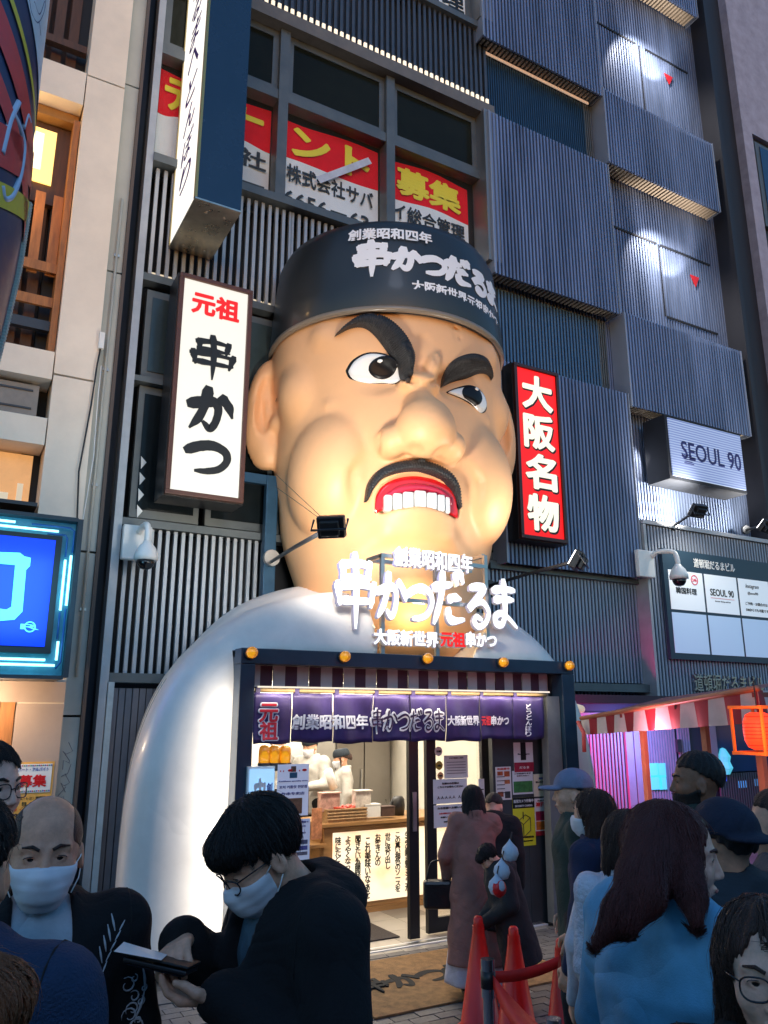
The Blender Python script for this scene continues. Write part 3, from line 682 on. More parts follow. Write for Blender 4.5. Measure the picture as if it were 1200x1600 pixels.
# ------------------------------------------------------------------ white vertical sign
def boxsign(x0, x1, z0, z1, y, face, frame, label, depth=.35):
    t = thing('box_sign', (x0, y, z0), label, 'sign')
    w = .055
    MB().box(x0, x1, y, y + depth, z0, z0 + w).box(x0, x1, y, y + depth, z1 - w, z1).box(x0, x0 + w, y, y + depth, z0 + w, z1 - w).box(x1 - w, x1, y, y + depth, z0 + w, z1 - w).build('frame', frame, t, bevel=.006)
    B('back_box', m_black, t, x0 - .012, x1 + .012, y + .06, y + depth + .1, z0 - .012, z1 + .012)
    B('face', face, t, x0 + w + .003, x1 - w - .003, y + .03, y + .05, z0 + w + .003, z1 - w - .003)
    MB().bar((x0 + .2, y + depth + .1, z1 - .3), (x0 + .2, 9.25, z1 - .3), .06).bar((x1 - .2, y + depth + .1, z0 + .3), (x1 - .2, 9.25, z0 + .3), .06).build('bracket', m_dkmetal, t)
    return t
wood_fr = M('brown_frame', (.1, .035, .02), .4, nz=.25, sc=8)
ws = boxsign(2.05, 2.97, 4.42, 7.2, 8.6, M('lit_white_face', (.3, .3, .28), .5, emit=(1, .97, .86), es=.8, nz=.0), wood_fr, 'tall white lit sign with black brush letters 串かつ, left of the giant head')
m_sred = M('letter_red_lit', (.7, .01, .01), .5, emit=(1, .01, .01), es=.6)
sign_text('元祖', m_sred, ws, (2.51, 8.62, 6.86), w=.6, h=.3, bold=.035, depth=.01)
for g, zc in (('串', 6.18), ('か', 5.52), ('つ', 4.92)):
    v, f_ = brush(g, w=.24 if g != '串' else .19, depth=.012, taper=.35); v = center(v); v = fit(v, .58, .58 if g != 'つ' else .42)
    v[:, 2] *= 1
    MB().raw(onwall(v, (2.51, 8.626, zc)), f_).build('brush_letter', m_ink, ws)
rs = boxsign(7.13, 8.01, 4.47, 7.2, 8.6, M('lit_red_face', (.8, .01, .01), .5, emit=(1, .008, .008), es=.75), M('dark_brown_frame', (.05, .015, .012), .4), 'tall red lit sign with cream letters 大阪名物, right of the giant head')
m_creaml = M('letter_cream_lit', (.9, .88, .7), .5, emit=(1, .95, .72), es=.8)
for k, g in enumerate('大阪名物'):
    zc = 6.78 - .63 * k
    sign_text(g, m_ink, rs, (7.585, 8.627, zc - .01), w=.64, h=.6, bold=.06, depth=.002, name='letter_outline')
    sign_text(g, m_creaml, rs, (7.57, 8.62, zc), w=.6, h=.56, bold=.035, depth=.008, name='letter')

# ------------------------------------------------------------------ LED display, lamps, tenant board, cameras
led = thing('led_display', (10.4, 8.6, 5.88), 'bluish LED display showing the blocky words SEOUL 90', 'screen')
B('housing', m_void, led, 10.36, 12.34, 8.62, 9.1, 5.84, 6.98)
mld = M('led_face', (.1, .12, .2), .4, emit=(.42, .55, .95), es=.75)
N_, L_ = mld.node_tree.nodes, mld.node_tree.links
tc = N_.new('ShaderNodeTexCoord'); wv = N_.new('ShaderNodeTexWave'); wv.bands_direction = 'Z'; wv.inputs['Scale'].default_value = 7; wv.inputs['Distortion'].default_value = .4
L_.new(tc.outputs['Object'], wv.inputs[0]); rp = N_.new('ShaderNodeValToRGB'); rp.color_ramp.elements[0].color = (.05, .09, .4, 1); rp.color_ramp.elements[1].color = (.6, .75, 1, 1)
L_.new(wv.outputs['Fac'], rp.inputs[0]); L_.new(rp.outputs[0], N_['Principled BSDF'].inputs['Emission Color'])
B('screen', mld, led, 10.42, 12.3, 8.6, 8.618, 5.9, 6.93)
sign_text('SEOUL 90', M('led_dark_letters', (.02, .02, .12), .5), led, (11.45, 8.59, 6.4), w=1.55, h=.32, bold=.012)
for k in range(5): B('glitch_line', M('led_dark_letters'), led, 10.72 + .03 * (k % 2), 10.92 + .04 * (k % 3), 8.588, 8.592, 6.3 - .035 * k, 6.313 - .035 * k)

m_lens = M('lamp_lens_bright', (1, 1, 1), .3, emit=(1, .96, .9), es=9)
def arm_lamp(base, head, label, lens=m_lens, target=None, sz=.16):
    t = thing('arm_lamp', base, label, 'floodlight', 'arm floodlights on the facade')
    base, head = np.array(base, float), np.array(head, float)
    MB().tube([base, base + (head - base) * .5 + np.array([0, 0, .01]), head], .022, 8).build('arm', m_dkmetal, t, smooth=True)
    MB().lathe(base, [(.08, -.03), (.08, .03)], 14, head - base).build('wall_plate', m_dkmetal, t)
    d = np.array(target, float) - head; d /= np.linalg.norm(d); a = np.cross(d, (0, 0, 1)); a /= np.linalg.norm(a); u = np.cross(a, d)
    MB().obox(head, d, .045, a, sz, u, sz * .8).obox(head - d * .07, d, .03, a, sz * .7, u, sz * .55).build('housing', m_black, t, bevel=.012)
    MB().obox(head + d * .05, d, .004, a, sz * .88, u, sz * .66).build('lens', lens, t)
    MB().tube([head + a * (sz + .03) + u * .06, head + a * (sz + .03) - d * .12, head - a * (sz + .03) - d * .12, head - a * (sz + .03) + u * .06], .01, 6).build('yoke', m_dkmetal, t)
    return t
LL = at(518, 823, 5.75); RL = at(902, 876, 6.5)
arm_lamp(at(420, 880, 8.95), LL, 'black square floodlight on a long arm before the giant face', target=(4.6, 8.0, 4.9), sz=.115)
arm_lamp(at(765, 915, 9.05), RL, 'floodlight on a long arm below the red sign', target=(4.9, 8.0, 4.9), sz=.13)
arm_lamp(at(1052, 822, 8.9), at(1090, 798, 8.35), 'small bright lamp on an arm below the LED display', target=(10.7, 9.4, 6.2), sz=.14)
arm_lamp(at(1165, 828, 8.9), at(1196, 822, 8.4), 'lamp on an arm at the right edge above the tenant board', target=(12.2, 9.4, 6.2), sz=.14)
WARM = (1, .93, .82)
def toward(a, b, d): a, b = np.array(a, float), np.array(b, float); return a + (b - a) / np.linalg.norm(b - a) * d
lamp('flood_left', 'SPOT', toward(LL, (4.6, 8, 4.6), .1), 370, WARM, (4.5, 7.4, 5.4), .25, 165, .7)
lamp('flood_right', 'SPOT', toward(RL, (4.9, 8, 4.9), .1), 95, WARM, (4.8, 7.4, 6.0), .25, 120, 1.)
lamp('wash_lamp', 'SPOT', at(1090, 792, 8.4), 600, WARM, (10.6, 9.5, 5.9), .05, 120, .8)
lamp('wash_lamp', 'SPOT', at(1196, 815, 8.4), 400, WARM, (12.2, 9.5, 6.2), .05, 120, .8)
lamp('board_lamp', 'SPOT', at(1100, 806, 8.2), 60, WARM, (11, 8.9, 3.5), .05, 130, .8)
# small spots recessed in the right facade that throw the pale pools
for px, py, e in ((985, 110, 110), (1010, 415, 110)):
    p = at(px, py, 9.48); lamp('facade_spot', 'SPOT', (p[0] - .35, 8.6, p[2] + .6), e * 4, (1, .9, .82), (p[0] + .1, 9.25, p[2] - .2), .03, 110, 1.)
    lamp('facade_spot', 'SPOT', (p[0] + .2, 8.7, p[2] - .5), e * 2.2, (1, .9, .85), (p[0] + .3, 9.25, p[2] + .4), .03, 80, .6)
lamp('facade_spot', 'SPOT', (10.2, 8.75, 6.4), 90, (1, .9, .8), (10.1, 9.5, 6.2), .03, 80, .6)
# the blue pipe carrying the left arm
pp = thing('steel_post', at(421, 940, 8.95), 'blue painted steel post carrying the left floodlight arm', 'post')
a, b = at(426, 745, 8.95), at(424, 950, 8.95)
MB().box(a[0] - .09, a[0] + .06, 8.9, 9.0, 2.9, a[2]).build('post', M('blue_steel', (.03, .09, .16), .4, metal=.4, nz=.2), pp, bevel=.006)
MB().box(a[0] - .6, a[0] + .06, 8.92, 8.98, a[2] - .12, a[2]).build('cross_arm', M('blue_steel'), pp)
MB().lathe(at(424, 872, 8.86), [(.1, -.03), (.1, .03)], 16, (0, 1, 0)).build('clamp', m_steel, pp)
MB().tube([at(432, 742, 7.2), tuple(LL)], .003, 5).build('cable', m_black, pp); MB().tube([at(430, 760, 7.0), tuple(LL)], .003, 5).build('cable', m_black, pp)

# tenant directory board
yb = 8.82
tb = thing('directory_board', at(1047, 1030, yb), 'white tenant directory board with a dark header on the lit ribbed wall', 'sign board')
c0, c1 = at(1033, 852, yb), at(1049, 1027, yb); x0 = (c0[0] + c1[0]) / 2
B('frame', M('board_navy', (.02, .045, .075), .4), tb, x0, 13.1, yb, 8.88, 2.88, 4.68)
cw = .82; m_board = M('board_white_lit', (.8, .82, .84), .35, emit=(.8, .86, .95), es=.35, coat=.3)
m_boardb = M('board_blue_lit', (.5, .62, .8), .3, emit=(.45, .6, .85), es=.3, coat=.3)
sign_text('道頓堀だるまビル', m_white, tb, (at(1115, 873, yb)[0], yb - .006, 4.5), w=1.05, h=.16, bold=.014)
for r_ in range(2):
    for c in range(3):
        xa = x0 + .1 + c * (cw + .05); za = 2.98 + (1 - r_) * .7
        B('panel', m_board if r_ == 0 else m_boardb, tb, xa, xa + cw, yb - .008, yb - .002, za, za + .65)
cxs = [x0 + .1 + cw / 2 + c * (cw + .05) for c in range(3)]
sign_text('韓国料理', m_ink, tb, (cxs[0] - .02, yb - .012, 4.0), w=.5, h=.11, bold=.02)
MB().lathe((cxs[0] + .2, yb - .012, 4.2), [(.085, 0), (.085, .004), (.07, .004), (.07, 0)], 24, (0, -1, 0), cap=False).build('round_mark', M('mark_pink', (.8, .05, .1), .5), tb)
sign_text('24h', M('mark_pink'), tb, (cxs[0] + .2, yb - .014, 4.2), w=.11, h=.05, bold=.02)
sign_text('SEOUL 90', m_ink, tb, (cxs[1], yb - .012, 4.03), w=.6, h=.12, bold=.015)
B('underline', M('mark_pink'), tb, cxs[1] - .3, cxs[1] + .3, yb - .014, yb - .01, 3.93, 3.936)
sign_text('korean dining and bar', m_ink, tb, (cxs[1], yb - .012, 3.88), w=.4, h=.03)
sign_text('Instagram', m_ink, tb, (cxs[2] - .05, yb - .012, 4.2), w=.36, h=.09, shear=.3)
sign_text('@seoul90', m_ink, tb, (cxs[2] - .05, yb - .012, 4.08), w=.28, h=.06)
sign_text('ご予約・お問合せは', m_ink, tb, (cxs[2] + .02, yb - .012, 3.9), w=.6, h=.055, bold=.01)
sign_text('DMからでも可能です', m_ink, tb, (cxs[2] + .02, yb - .012, 3.79), w=.6, h=.055, bold=.01)
# dome cameras
m_cam = M('camera_white', (.75, .75, .73), .35, nz=.06)
def cctv(p, s, label, dx=0.):
    p = np.array(p, float); t = thing('security_camera', p, label, 'security camera', 'white dome cameras')
    MB().box(p[0] - .17 * s, p[0] + .15 * s, p[1] - .09, p[1], p[2] - .2 * s, p[2] + .2 * s).build('junction_box', m_cam, t, bevel=.015)
    q = p + np.array([dx, -.09, .12 * s])
    MB().tube(cr([q, q + np.array([.02, -.1, .05]) * s, q + np.array([.03 + dx, -.26, .03]) * s, q + np.array([.03 + dx, -.32, -.1]) * s, q + np.array([.03 + dx, -.32, -.18]) * s], 5), .035 * s, 12).build('arm', m_cam, t, smooth=True)
    c = q + np.array([.03 + dx, -.32, -.18]) * s
    MB().lathe(c - np.array([0, 0, .2 * s]), [(.105 * s, 0), (.13 * s, .01), (.13 * s, .06 * s), (.1 * s, .14 * s), (.05 * s, .2 * s), (.04 * s, .22 * s)], 24).build('housing', m_cam, t, smooth=True)
    MB().lathe(c - np.array([0, 0, .2 * s]), [(.1 * s, 0), (.09 * s, -.045 * s), (.06 * s, -.085 * s), (.02 * s, -.1 * s)], 20).build('dome', M('dome_black', (.005, .005, .006), .05, coat=.5), t, smooth=True)
cctv(at(213, 850, 9.05), 1.0, 'white dome security camera on the slatted screen left of the statue')
cctv(at(1005, 882, 8.85), 1.1, 'white dome security camera beside the tenant directory board', .12)

# ================================================================== the giant cook figure
HX, HY, HA = 4.9, 8.6, R(14.5)
fn_ = np.array([-math.sin(HA), -math.cos(HA), 0]); rt_ = np.array([math.cos(HA), -math.sin(HA), 0]); hc_ = np.array([HX, HY, 0.])
def h2w(P):
    P = np.asarray(P, float); return hc_ + P[..., :1] * rt_ + P[..., 1:2] * fn_ + P[..., 2:3] * np.array([0, 0, 1.])
def hl(px, py, d):
    D = ray(px, py); t = (d - (CAM - hc_) @ fn_) / (D @ fn_); p = CAM + D * t - hc_; return float(p @ rt_), float(p[2])
giant = thing('giant_cook_statue', (4.4, 7.6, 0), 'giant cook figure with scowling moustached face, black hat and white robe', 'statue')
m_skin = M('painted_skin', (.9, .49, .24), .48, nz=.1, sc=.9, coat=.0, bump=.03, bsc=3)
def head_sdf(X, Y, Z):
    A = np.abs(X)
    d = ell(X, Y, Z, (0, 0, 6.5), (1.5, 1.4, 1.7))
    d = smin(d, chain(X, Y, Z, [(0, 0, 6.2), (0, .02, 5.1), (0, .06, 4.25), (0, .15, 3.55), (0, .2, 2.7)], [1.42, 1.42, 1.31, 1.08, .82], .2), .35)
    d = smin(d, ell(A, Y, Z, (.82, .7, 4.78), (.56, .7, .85), ry=8), .035)          # cheeks
    d = smin(d, ell(X, Y, Z, (0, .95, 4.35), (.72, .62, .62)), .07)                     # muzzle
    d = smin(d, cap(A, Y, Z, (.2, 1.22, 6.0), (1.0, .98, 6.4), .2, .17), .12)           # brow ridge
    d = smin(d, ell(A, Y, Z, (.15, 1.4, 5.95), (.11, .18, .24), ry=-18), .03)         # frown knots
    d = smin(d, ell(X, Y, Z, (0, 1.42, 5.72), (.27, .22, .14)), .05)
    d = smin(d, ell(A, Y, Z, (1.2, .5, 5.8), (.3, .4, .42)), .1)                   # temples
    d = smax(d, -ell(A, Y, Z, (.66, 1.4, 5.83), (.43, .1, .2), ry=8), .1)             # eye hollows
    d = smin(d, cap(A, Y, Z, (.3, 1.26, 5.6), (.95, 1.02, 5.52), .11, .09), .05)         # lower lids
    n = cap(X, Y, Z, (0, 1.38, 5.55), (0, 1.66, 5.2), .17, .28)
    n = smin(n, ell(X, Y, Z, (0, 1.68, 5.07), (.34, .34, .3)), .1); n = smin(n, ell(A, Y, Z, (.35, 1.48, 4.97), (.18, .24, .19)), .07)
    n = smax(n, -ell(A, Y, Z, (.18, 1.76, 4.77), (.12, .17, .1)), .03)
    d = smin(d, n, .04)
    d = smax(d, -cap(A, Y, Z, (.26, 1.46, 5.8), (0, 1.68, 5.62), .035), .025)
    for sx_ in (-.1, .09, .02): d = smax(d, -cap(X, Y, Z, (sx_, 1.5, 6.3), (sx_ * 2.2, 1.58, 5.98), .03), .03)
    for zz_ in (6.42, 6.55): d = smax(d, -cap(X, Y, Z, (-.5, 1.36, zz_), (.5, 1.36, zz_), .02), .05)
    cz = cap(A, Y, Z, (.46, 1.5, 5.0), (.74, 1.36, 4.62), .045); cz = np.minimum(cz, cap(A, Y, Z, (.74, 1.36, 4.62), (.72, 1.32, 4.0), .045))
    d = smax(d, -cz, .09)                                                              # smile folds
    d = smin(d, chain(A, Y, Z, [(0, 1.3, 4.08), (.3, 1.25, 4.02), (.56, 1.02, 3.8), (.66, .85, 3.4)], [.17, .17, .16, .14], .05), .045)   # lower lip roll
    d = smin(d, ell(X, Y, Z, (0, .95, 3.5), (.5, .42, .42)), .06)                      # chin ball
    d = smin(d, ell(X, Y, Z, (0, .62, 3.05), (.9, .78, .6)), .16)                     # under chin
    mo = smax(ell(X, Y, Z, (0, 1.55, 4.3), (.56, .4, .36)), -(Z - (4.24 - .42 * np.minimum(A, .6) ** 2)), .03)
    d = smax(d, -smax(mo, 1.25 - Y, .03), .03)                                          # open mouth
    e = ell(A, Y, Z, (1.58, -.05, 5.78), (.29, .2, .75), ry=4)
    e = smin(e, ell(A, Y, Z, (1.55, .02, 5.2), (.15, .13, .2)), .1)
    e = smax(e, -ell(A, Y, Z, (1.62, .24, 5.86), (.15, .26, .5), ry=4), .02)
    e = smin(e, chain(A, Y, Z, [(1.53, .04, 5.42), (1.58, .0, 5.75), (1.62, -.02, 6.15)], [.05, .045, .035], .02), .02); e = smin(e, ell(A, Y, Z, (1.46, .12, 5.58), (.1, .1, .12)), .04)
    d = smin(d, e, .05)
    return np.maximum(d, (HY - X * math.sin(HA) - Y * math.cos(HA)) - 9.1)
P, F = surface_nets(head_sdf, (-2.0, -.75, 2.5), (2.0, 2.15, 7.35), .034)
me = np_mesh('head', h2w(P) - np.array(giant.location), F, m_skin)
ho = bpy.data.objects.new('head', me); COL.objects.link(ho); ho.parent = giant; ORG[ho.name] = giant.location.copy()
sm = ho.modifiers.new('smooth', 'SMOOTH'); sm.iterations = 1; sm.factor = .5
def surfY(x, z):
    x = np.asarray(x, float); z = np.asarray(z, float); y = np.full(x.shape, 2.1)
    for _ in range(60): y = y - np.clip(head_sdf(x, y, z), -.05, .25) * .8
    return y
def patch(name, mat, up, lo, off=.02, bulge=.0, nu=28, nv=8, parent=None, yfix=None, ridge=0., ymax=9.):
    """a raised shape lying on the face between an upper and a lower outline (local X,Z)"""
    up = np.array(up); lo = np.array(lo)
    def rs_(c):
        s = np.r_[0, np.cumsum(np.linalg.norm(np.diff(c, axis=0), axis=1))]; t = np.linspace(0, s[-1], nu + 1); return np.stack([np.interp(t, s, c[:, k]) for k in (0, 1)], 1)
    U, L = rs_(up), rs_(lo); w = np.linspace(0, 1, nv + 1)[:, None, None]
    G = L[None] * (1 - w) + U[None] * w
    y = surfY(G[..., 0], G[..., 1]) if yfix is None else np.full(G.shape[:2], yfix)
    y = np.minimum(y, ymax)
    prof = np.sqrt(np.clip(4 * w[..., 0] * (1 - w[..., 0]), 0, 1)); ends = np.sqrt(np.clip(1 - np.abs(np.linspace(-1, 1, nu + 1)) ** 8, 0, 1))[None]
    rim = np.zeros(G.shape[:2]); rim[1:-1, 1:-1] = 1
    y = y + np.where(rim > 0, off, -.02) + bulge * prof * ends
    if ridge: y = y + ridge * np.abs(np.sin(np.arange(nu + 1) * 1.05 + .25 * np.arange(nv + 1)[:, None]))
    V = np.stack([G[..., 0], y, G[..., 1]], -1).reshape(-1, 3); F = []
    for j in range(nv):
        for i in range(nu): k = j * (nu + 1) + i; F.append((k, k + 1, k + nu + 2, k + nu + 1))
    return MB().raw(h2w(V), F).build(name, mat, parent or giant, smooth=True)
def hp(pts, d): return [hl(x, y, d) for x, y in pts]
def crv(p, n=6): return [tuple(q) for q in cr(p, n)]
m_eyew = M('eye_white', (.85, .85, .84), .25, coat=.4); m_gloss = M('gloss_black', (.008, .008, .01), .35, ior=1.3)
m_hair = M('painted_hair', (.03, .031, .035), .4, nz=.95, sc=24, bump=.7, bsc=60, stretch=(3, 3, .4))
def eye(up, lo, piris, ri, d, hlp):
    U, L = crv(hp(up, d)), crv(hp(lo, d))
    def grow(c, k): c = np.array(c); m = (np.array(U).mean(0) + np.array(L).mean(0)) / 2; v = c - m; return [tuple(q) for q in m + v * (1 + k / (np.linalg.norm(v, axis=1, keepdims=True) + .01))]
    patch('eye_outline', m_gloss, grow(U, .035), grow(L, .022), .012)
    e = patch('eye', m_eyew, U, L, .026, .03)
    c = np.array(hl(*piris, d)); th = np.linspace(math.pi, 0, 20)
    ci = lambda r_, s: [(c[0] + r_ * math.cos(t), c[1] + s * r_ * math.sin(t)) for t in th]
    # iris clipped by the lids
    def clip(pts):
        o = []
        for (x, z) in pts:
            zu = np.interp(x, [q[0] for q in U], [q[1] for q in U]); zl = np.interp(x, [q[0] for q in L], [q[1] for q in L]); o.append((x, min(max(z, zl + .004), zu - .004)))
        return o
    patch('iris', m_gloss, clip(ci(ri, 1)), clip(ci(ri, -1)), .05, .03, 20, 8)
    h_ = np.array(hl(*hlp, d)); patch('glint', m_eyew, [(h_[0] + .028 * math.cos(t), h_[1] + .028 * math.sin(t)) for t in th], [(h_[0] + .028 * math.cos(t), h_[1] - .028 * math.sin(t)) for t in th], .095, 0, 8, 4)
eye([(546, 576), (556, 560), (575, 553), (600, 560), (616, 577), (622, 600)], [(546, 576), (553, 590), (575, 599), (598, 600), (612, 602), (622, 600)], (595, 579), .155, 1.33, (590, 570))
eye([(697, 616), (712, 608), (738, 601), (760, 607), (768, 622)], [(697, 616), (715, 622), (738, 632), (757, 641), (768, 632), (768, 622)], (738, 618), .15, 1.3, (744, 609))
def brow(up, lo, d, cl):
    b = patch('eyebrow', m_hair, crv(hp(up, d), 8), crv(hp(lo, d), 8), .04, .06, 150, 10, ridge=.034)
    return b
brow([(528, 514), (545, 499), (565, 490), (592, 494), (620, 516), (641, 548), (641, 575), (634, 606)], [(528, 514), (550, 506), (568, 508), (583, 521), (600, 546), (617, 575), (629, 606)], 1.42, 0)
brow([(690, 602), (695, 578), (712, 561), (738, 551), (762, 552), (778, 563), (785, 575)], [(690, 604), (708, 594), (734, 586), (758, 575), (775, 572), (785, 577)], 1.4, 0)
patch('moustache', m_hair, crv(hp([(575, 778), (580, 748), (600, 727), (645, 718), (690, 728), (716, 748), (726, 790)], 1.5), 8), crv(hp([(579, 778), (590, 757), (608, 742), (650, 736), (690, 746), (708, 762), (724, 792)], 1.5), 8), .04, .05, 150, 8, ridge=.03, ymax=1.5)
# mouth: red lining, gum, teeth
m_mouth = M('mouth_red', (.62, .008, .012), .2, coat=.5); m_gum = M('gum_red', (.6, .02, .06), .25, coat=.4)
mo = patch('mouth', m_mouth, crv(hp([(587, 798), (592, 768), (612, 748), (650, 739), (690, 748), (713, 766), (719, 806)], 1.45)), crv(hp([(589, 800), (605, 794), (650, 789), (690, 797), (718, 808)], 1.45)), 0, 0, 40, 10, yfix=1.4)
patch('gum', m_gum, crv(hp([(602, 772), (625, 758), (655, 755), (685, 762), (706, 778)], 1.42)), crv(hp([(602, 782), (625, 774), (655, 770), (685, 776), (706, 790)], 1.42)), 0, .02, 30, 5, yfix=1.43, parent=mo)
tb0 = [600, 613, 628, 645, 664, 681, 694, 703]; 
for k in range(7):
    xa, za = hl(tb0[k], 766 + abs(k - 3) * 2.2 + k * .6, 1.45); xb, _ = hl(tb0[k + 1], 766, 1.45); _, zb = hl(tb0[k], 793 + abs(k - 2.6) * 2.2 + k * .4, 1.45)
    w = (xb - xa) / 2 - .003; cxx = (xa + xb) / 2; hz = (za - zb) / 2; cz_ = (za + zb) / 2; yy = 1.47 - .05 * abs(k - 3) ** 1.5 / 5
    MB().obox(h2w((cxx, yy, cz_)), rt_, w, fn_, .06, (0, 0, 1), hz).build('tooth', M('tooth_white', (.82, .82, .8), .25, coat=.3), mo, bevel=.025)
# hair behind the ear
MB().raw(h2w([(-1.47, .25, 6.6), (-1.38, .5, 6.6), (-1.42, .42, 6.15), (-1.5, .2, 5.85), (-1.5, .0, 5.95), (-1.52, 0, 6.6)]), [(0, 1, 2, 3, 4, 5)]).build('sideburn', m_hair, giant)
# hat
m_hat = M('hat_black', (.022, .025, .028), .42, coat=.2, nz=.3, sc=1)
rx_, ry_ = 1.535, 1.53
def hatp(a, z, off=0.):     # a: angle from the face direction, positive to the right
    t = (z - 6.62) / 1.4; k = 1 - .05 * max(t, 0) ** 2
    return h2w((( rx_ * k + off) * math.sin(a), (ry_ * k + off) * math.cos(a), z))
V = []; F = []; zz = [6.6, 6.62, 6.66, 7.0, 7.4, 7.75, 7.88, 7.94]; off = [0, .03, .045, .03, .02, 0, -.05, -.14]; na = 72
for j, z in enumerate(zz):
    for i in range(na):
        a = -math.pi + 2 * math.pi * i / na; p = hatp(a, z, off[j]); p[1] = min(p[1], 9.12); V.append(p)
for j in range(len(zz) - 1):
    for i in range(na): k2 = (i + 1) % na; F.append((j * na + i, j * na + k2, (j + 1) * na + k2, (j + 1) * na + i))
V.append(h2w((0, 0, 7.96))); F += [((len(zz) - 1) * na + i, (len(zz) - 1) * na + (i + 1) % na, len(V) - 1) for i in range(na)]
V.append(h2w((0, 0, 6.61))); F += [((i + 1) % na, i, len(V) - 1) for i in range(na)]
hat = MB().raw(V, F).build('hat', m_hat, giant, smooth=True)
V = []; F = []
for i in range(na):
    a = -2.0 + 4.0 * i / (na - 1)
    for (z, o_) in ((6.585, .0), (6.585, .045), (6.62, .055), (6.65, .04)): V.append(hatp(a, z, o_))
for i in range(na - 1):
    for j in range(3): k = i * 4 + j; F.append((k, k + 1, k + 5, k + 4))
MB().raw(V, F).build('brim_trim', M('brim_taupe', (.22, .18, .14), .35, coat=.3), hat, smooth=True)
m_hatl = M('hat_lettering', (.9, .9, .93), .5)
def on_hat(v, f, a_c, z_c, w, h, rise=0.):
    v = fit(center(v), w, h); P = []
    for x, y, z in v:
        a = a_c + x / rx_; p = hatp(a, z_c + y + rise * x, .012 + .5 * min(z, .01) + .02); P.append(p)
    MB().raw(P, f).build('lettering', m_hatl, hat)
v, f_ = text_mb('創業昭和四年', .3, bold=.035, depth=.002); on_hat(v, f_, -.23, 7.64, 1.05, .16, -.02)
v, f_ = brush('串かつだるま', w=.29, depth=.003, gap=.0, sizes=[1.12, .85, .82, .95, .85, .85], dy=[.04, .0, -.06, -.02, -.06, -.04]); on_hat(v, f_, .2, 7.3, 2.25, .52, -.0)
v, f_ = text_mb('大阪新世界元祖串かつ', .3, bold=.035, depth=.002); on_hat(v, f_, .42, 6.94, 1.5, .15, .0)

# robe: body shell round the shop opening, collar
m_robe = M('robe_white', (.82, .76, .7), .38, coat=.12, nz=.16, sc=1.3, bump=.03, bsc=20, wr=.12, wsc=1.2)
def robe_sdf(X, Y, Z):
    aw = (2.36 + (9.0 - Y) * .22) * np.where(X > 4.3, .84, 1.); d = smax(((np.abs((X - 4.3) / aw) ** 2.8 + np.abs((Z - .6) / 2.65) ** 2.8) ** .357 - 1) * 2.1, 6.66 - Y, .55)
    d = smin(d, ell(X, Y, Z, (4.6, 8.4, 2.75), (1.75, 1.1, .75)), .5)
    d = smin(d, chain(X, Y, Z, [(3.35, 8.3, 3.2), (3.35, 7.5, 3.0), (3.62, 6.95, 2.5)], [.08, .12, .12], .05), .08)
    d = smax(d, -cap(X, Y, Z, (4.6, 7.7, 3.8), (4.15, 6.85, 2.3), 1.3, .52), .05)
    d = smax(d, -bx(X, Y, Z, (4.14, 8.0, 0.9), (1.78, 3.5, 1.64), .02), .02)
    return np.maximum(np.maximum(d, Y - 9.1), .05 - Z)
P, F = surface_nets(robe_sdf, (1.15, 6.2, -.05), (7.1, 9.2, 3.95), .04)
me = np_mesh('robe', P - np.array(giant.location), F, m_robe); ro = bpy.data.objects.new('robe', me); COL.objects.link(ro); ro.parent = giant
sm = ro.modifiers.new('smooth', 'SMOOTH'); sm.iterations = 4; sm.factor = .5
for ys_, off_ in ((7.75, 0), (8.6, 1)):     # moulded joints of the shell
    pts = []
    for z in np.linspace(.15, 2.35, 26):
        yy_ = ys_ + .25 * math.sin(z * 1.2 + off_); x = 1.2
        for _ in range(60): x += max(-.02, min(.06, float(robe_sdf(np.array([x]), np.array([yy_]), np.array([z]))[0]))) * .8
        pts.append((x - .001, yy_, z))
    MB().tube(pts, .006, 5).build('shell_joint', M('joint_grey', (.3, .28, .27), .5), giant, smooth=True)
# ================================================================== shop canopy
m_navy = M('navy_frame', (.012, .035, .065), .35, coat=.3, nz=.25, sc=3)
cn = thing('shop_canopy', (2.29, 6.5, 0), 'dark navy frame round the shop entrance with a striped valance', 'canopy')
B('header_beam', m_navy, cn, 2.27, 5.97, 6.45, 6.62, 2.43, 2.56, bevel=.006)
B('post', m_navy, cn, 2.27, 2.4, 6.45, 6.62, 0, 2.428, bevel=.006); B('post', m_navy, cn, 5.8, 5.97, 6.45, 6.62, 0, 2.428, bevel=.006)
B('side_wall', m_navy, cn, 2.3, 2.38, 6.63, 7.7, 0, 2.55); B('side_wall', m_navy, cn, 5.86, 5.95, 6.63, 7.7, 0, 2.55)
B('roof', m_navy, cn, 2.3, 5.95, 6.625, 8.0, 2.5, 2.56)
MB().prism([(5.58, .05), (5.79, .05), (5.79, 2.2), (5.62, 2.2)], 6.5, 6.6).build('inner_pillar', M('pillar_grey', (.16, .17, .17), .5, nz=.2), cn)
lamp('robe_light', 'AREA', (2.2, 6.44, 1.2), 9, (1, .93, .82), target=(1.9, 7.2, 1.2), size=.06, sizey=2.2)
lamp('chin_light', 'POINT', at(655, 955, 7.0), 14, (1, .75, .35), size=.06)
vm = [M('valance_maroon', (.07, .025, .05), .7, nz=.2), M('valance_grey', (.42, .4, .42), .7, nz=.1)]
nst = 29; xa, xb = 2.41, 5.78
for k in range(nst):
    u0, u1 = xa + (xb - xa) * k / nst, xa + (xb - xa) * (k + 1) / nst
    MB().box(u0 + .002, u1 - .002, 6.66 + .006 * math.sin(k * 2.1), 6.672 + .006 * math.sin(k * 2.1), 2.2, 2.43).build('valance_stripe', vm[(k + 1) % 2], cn)
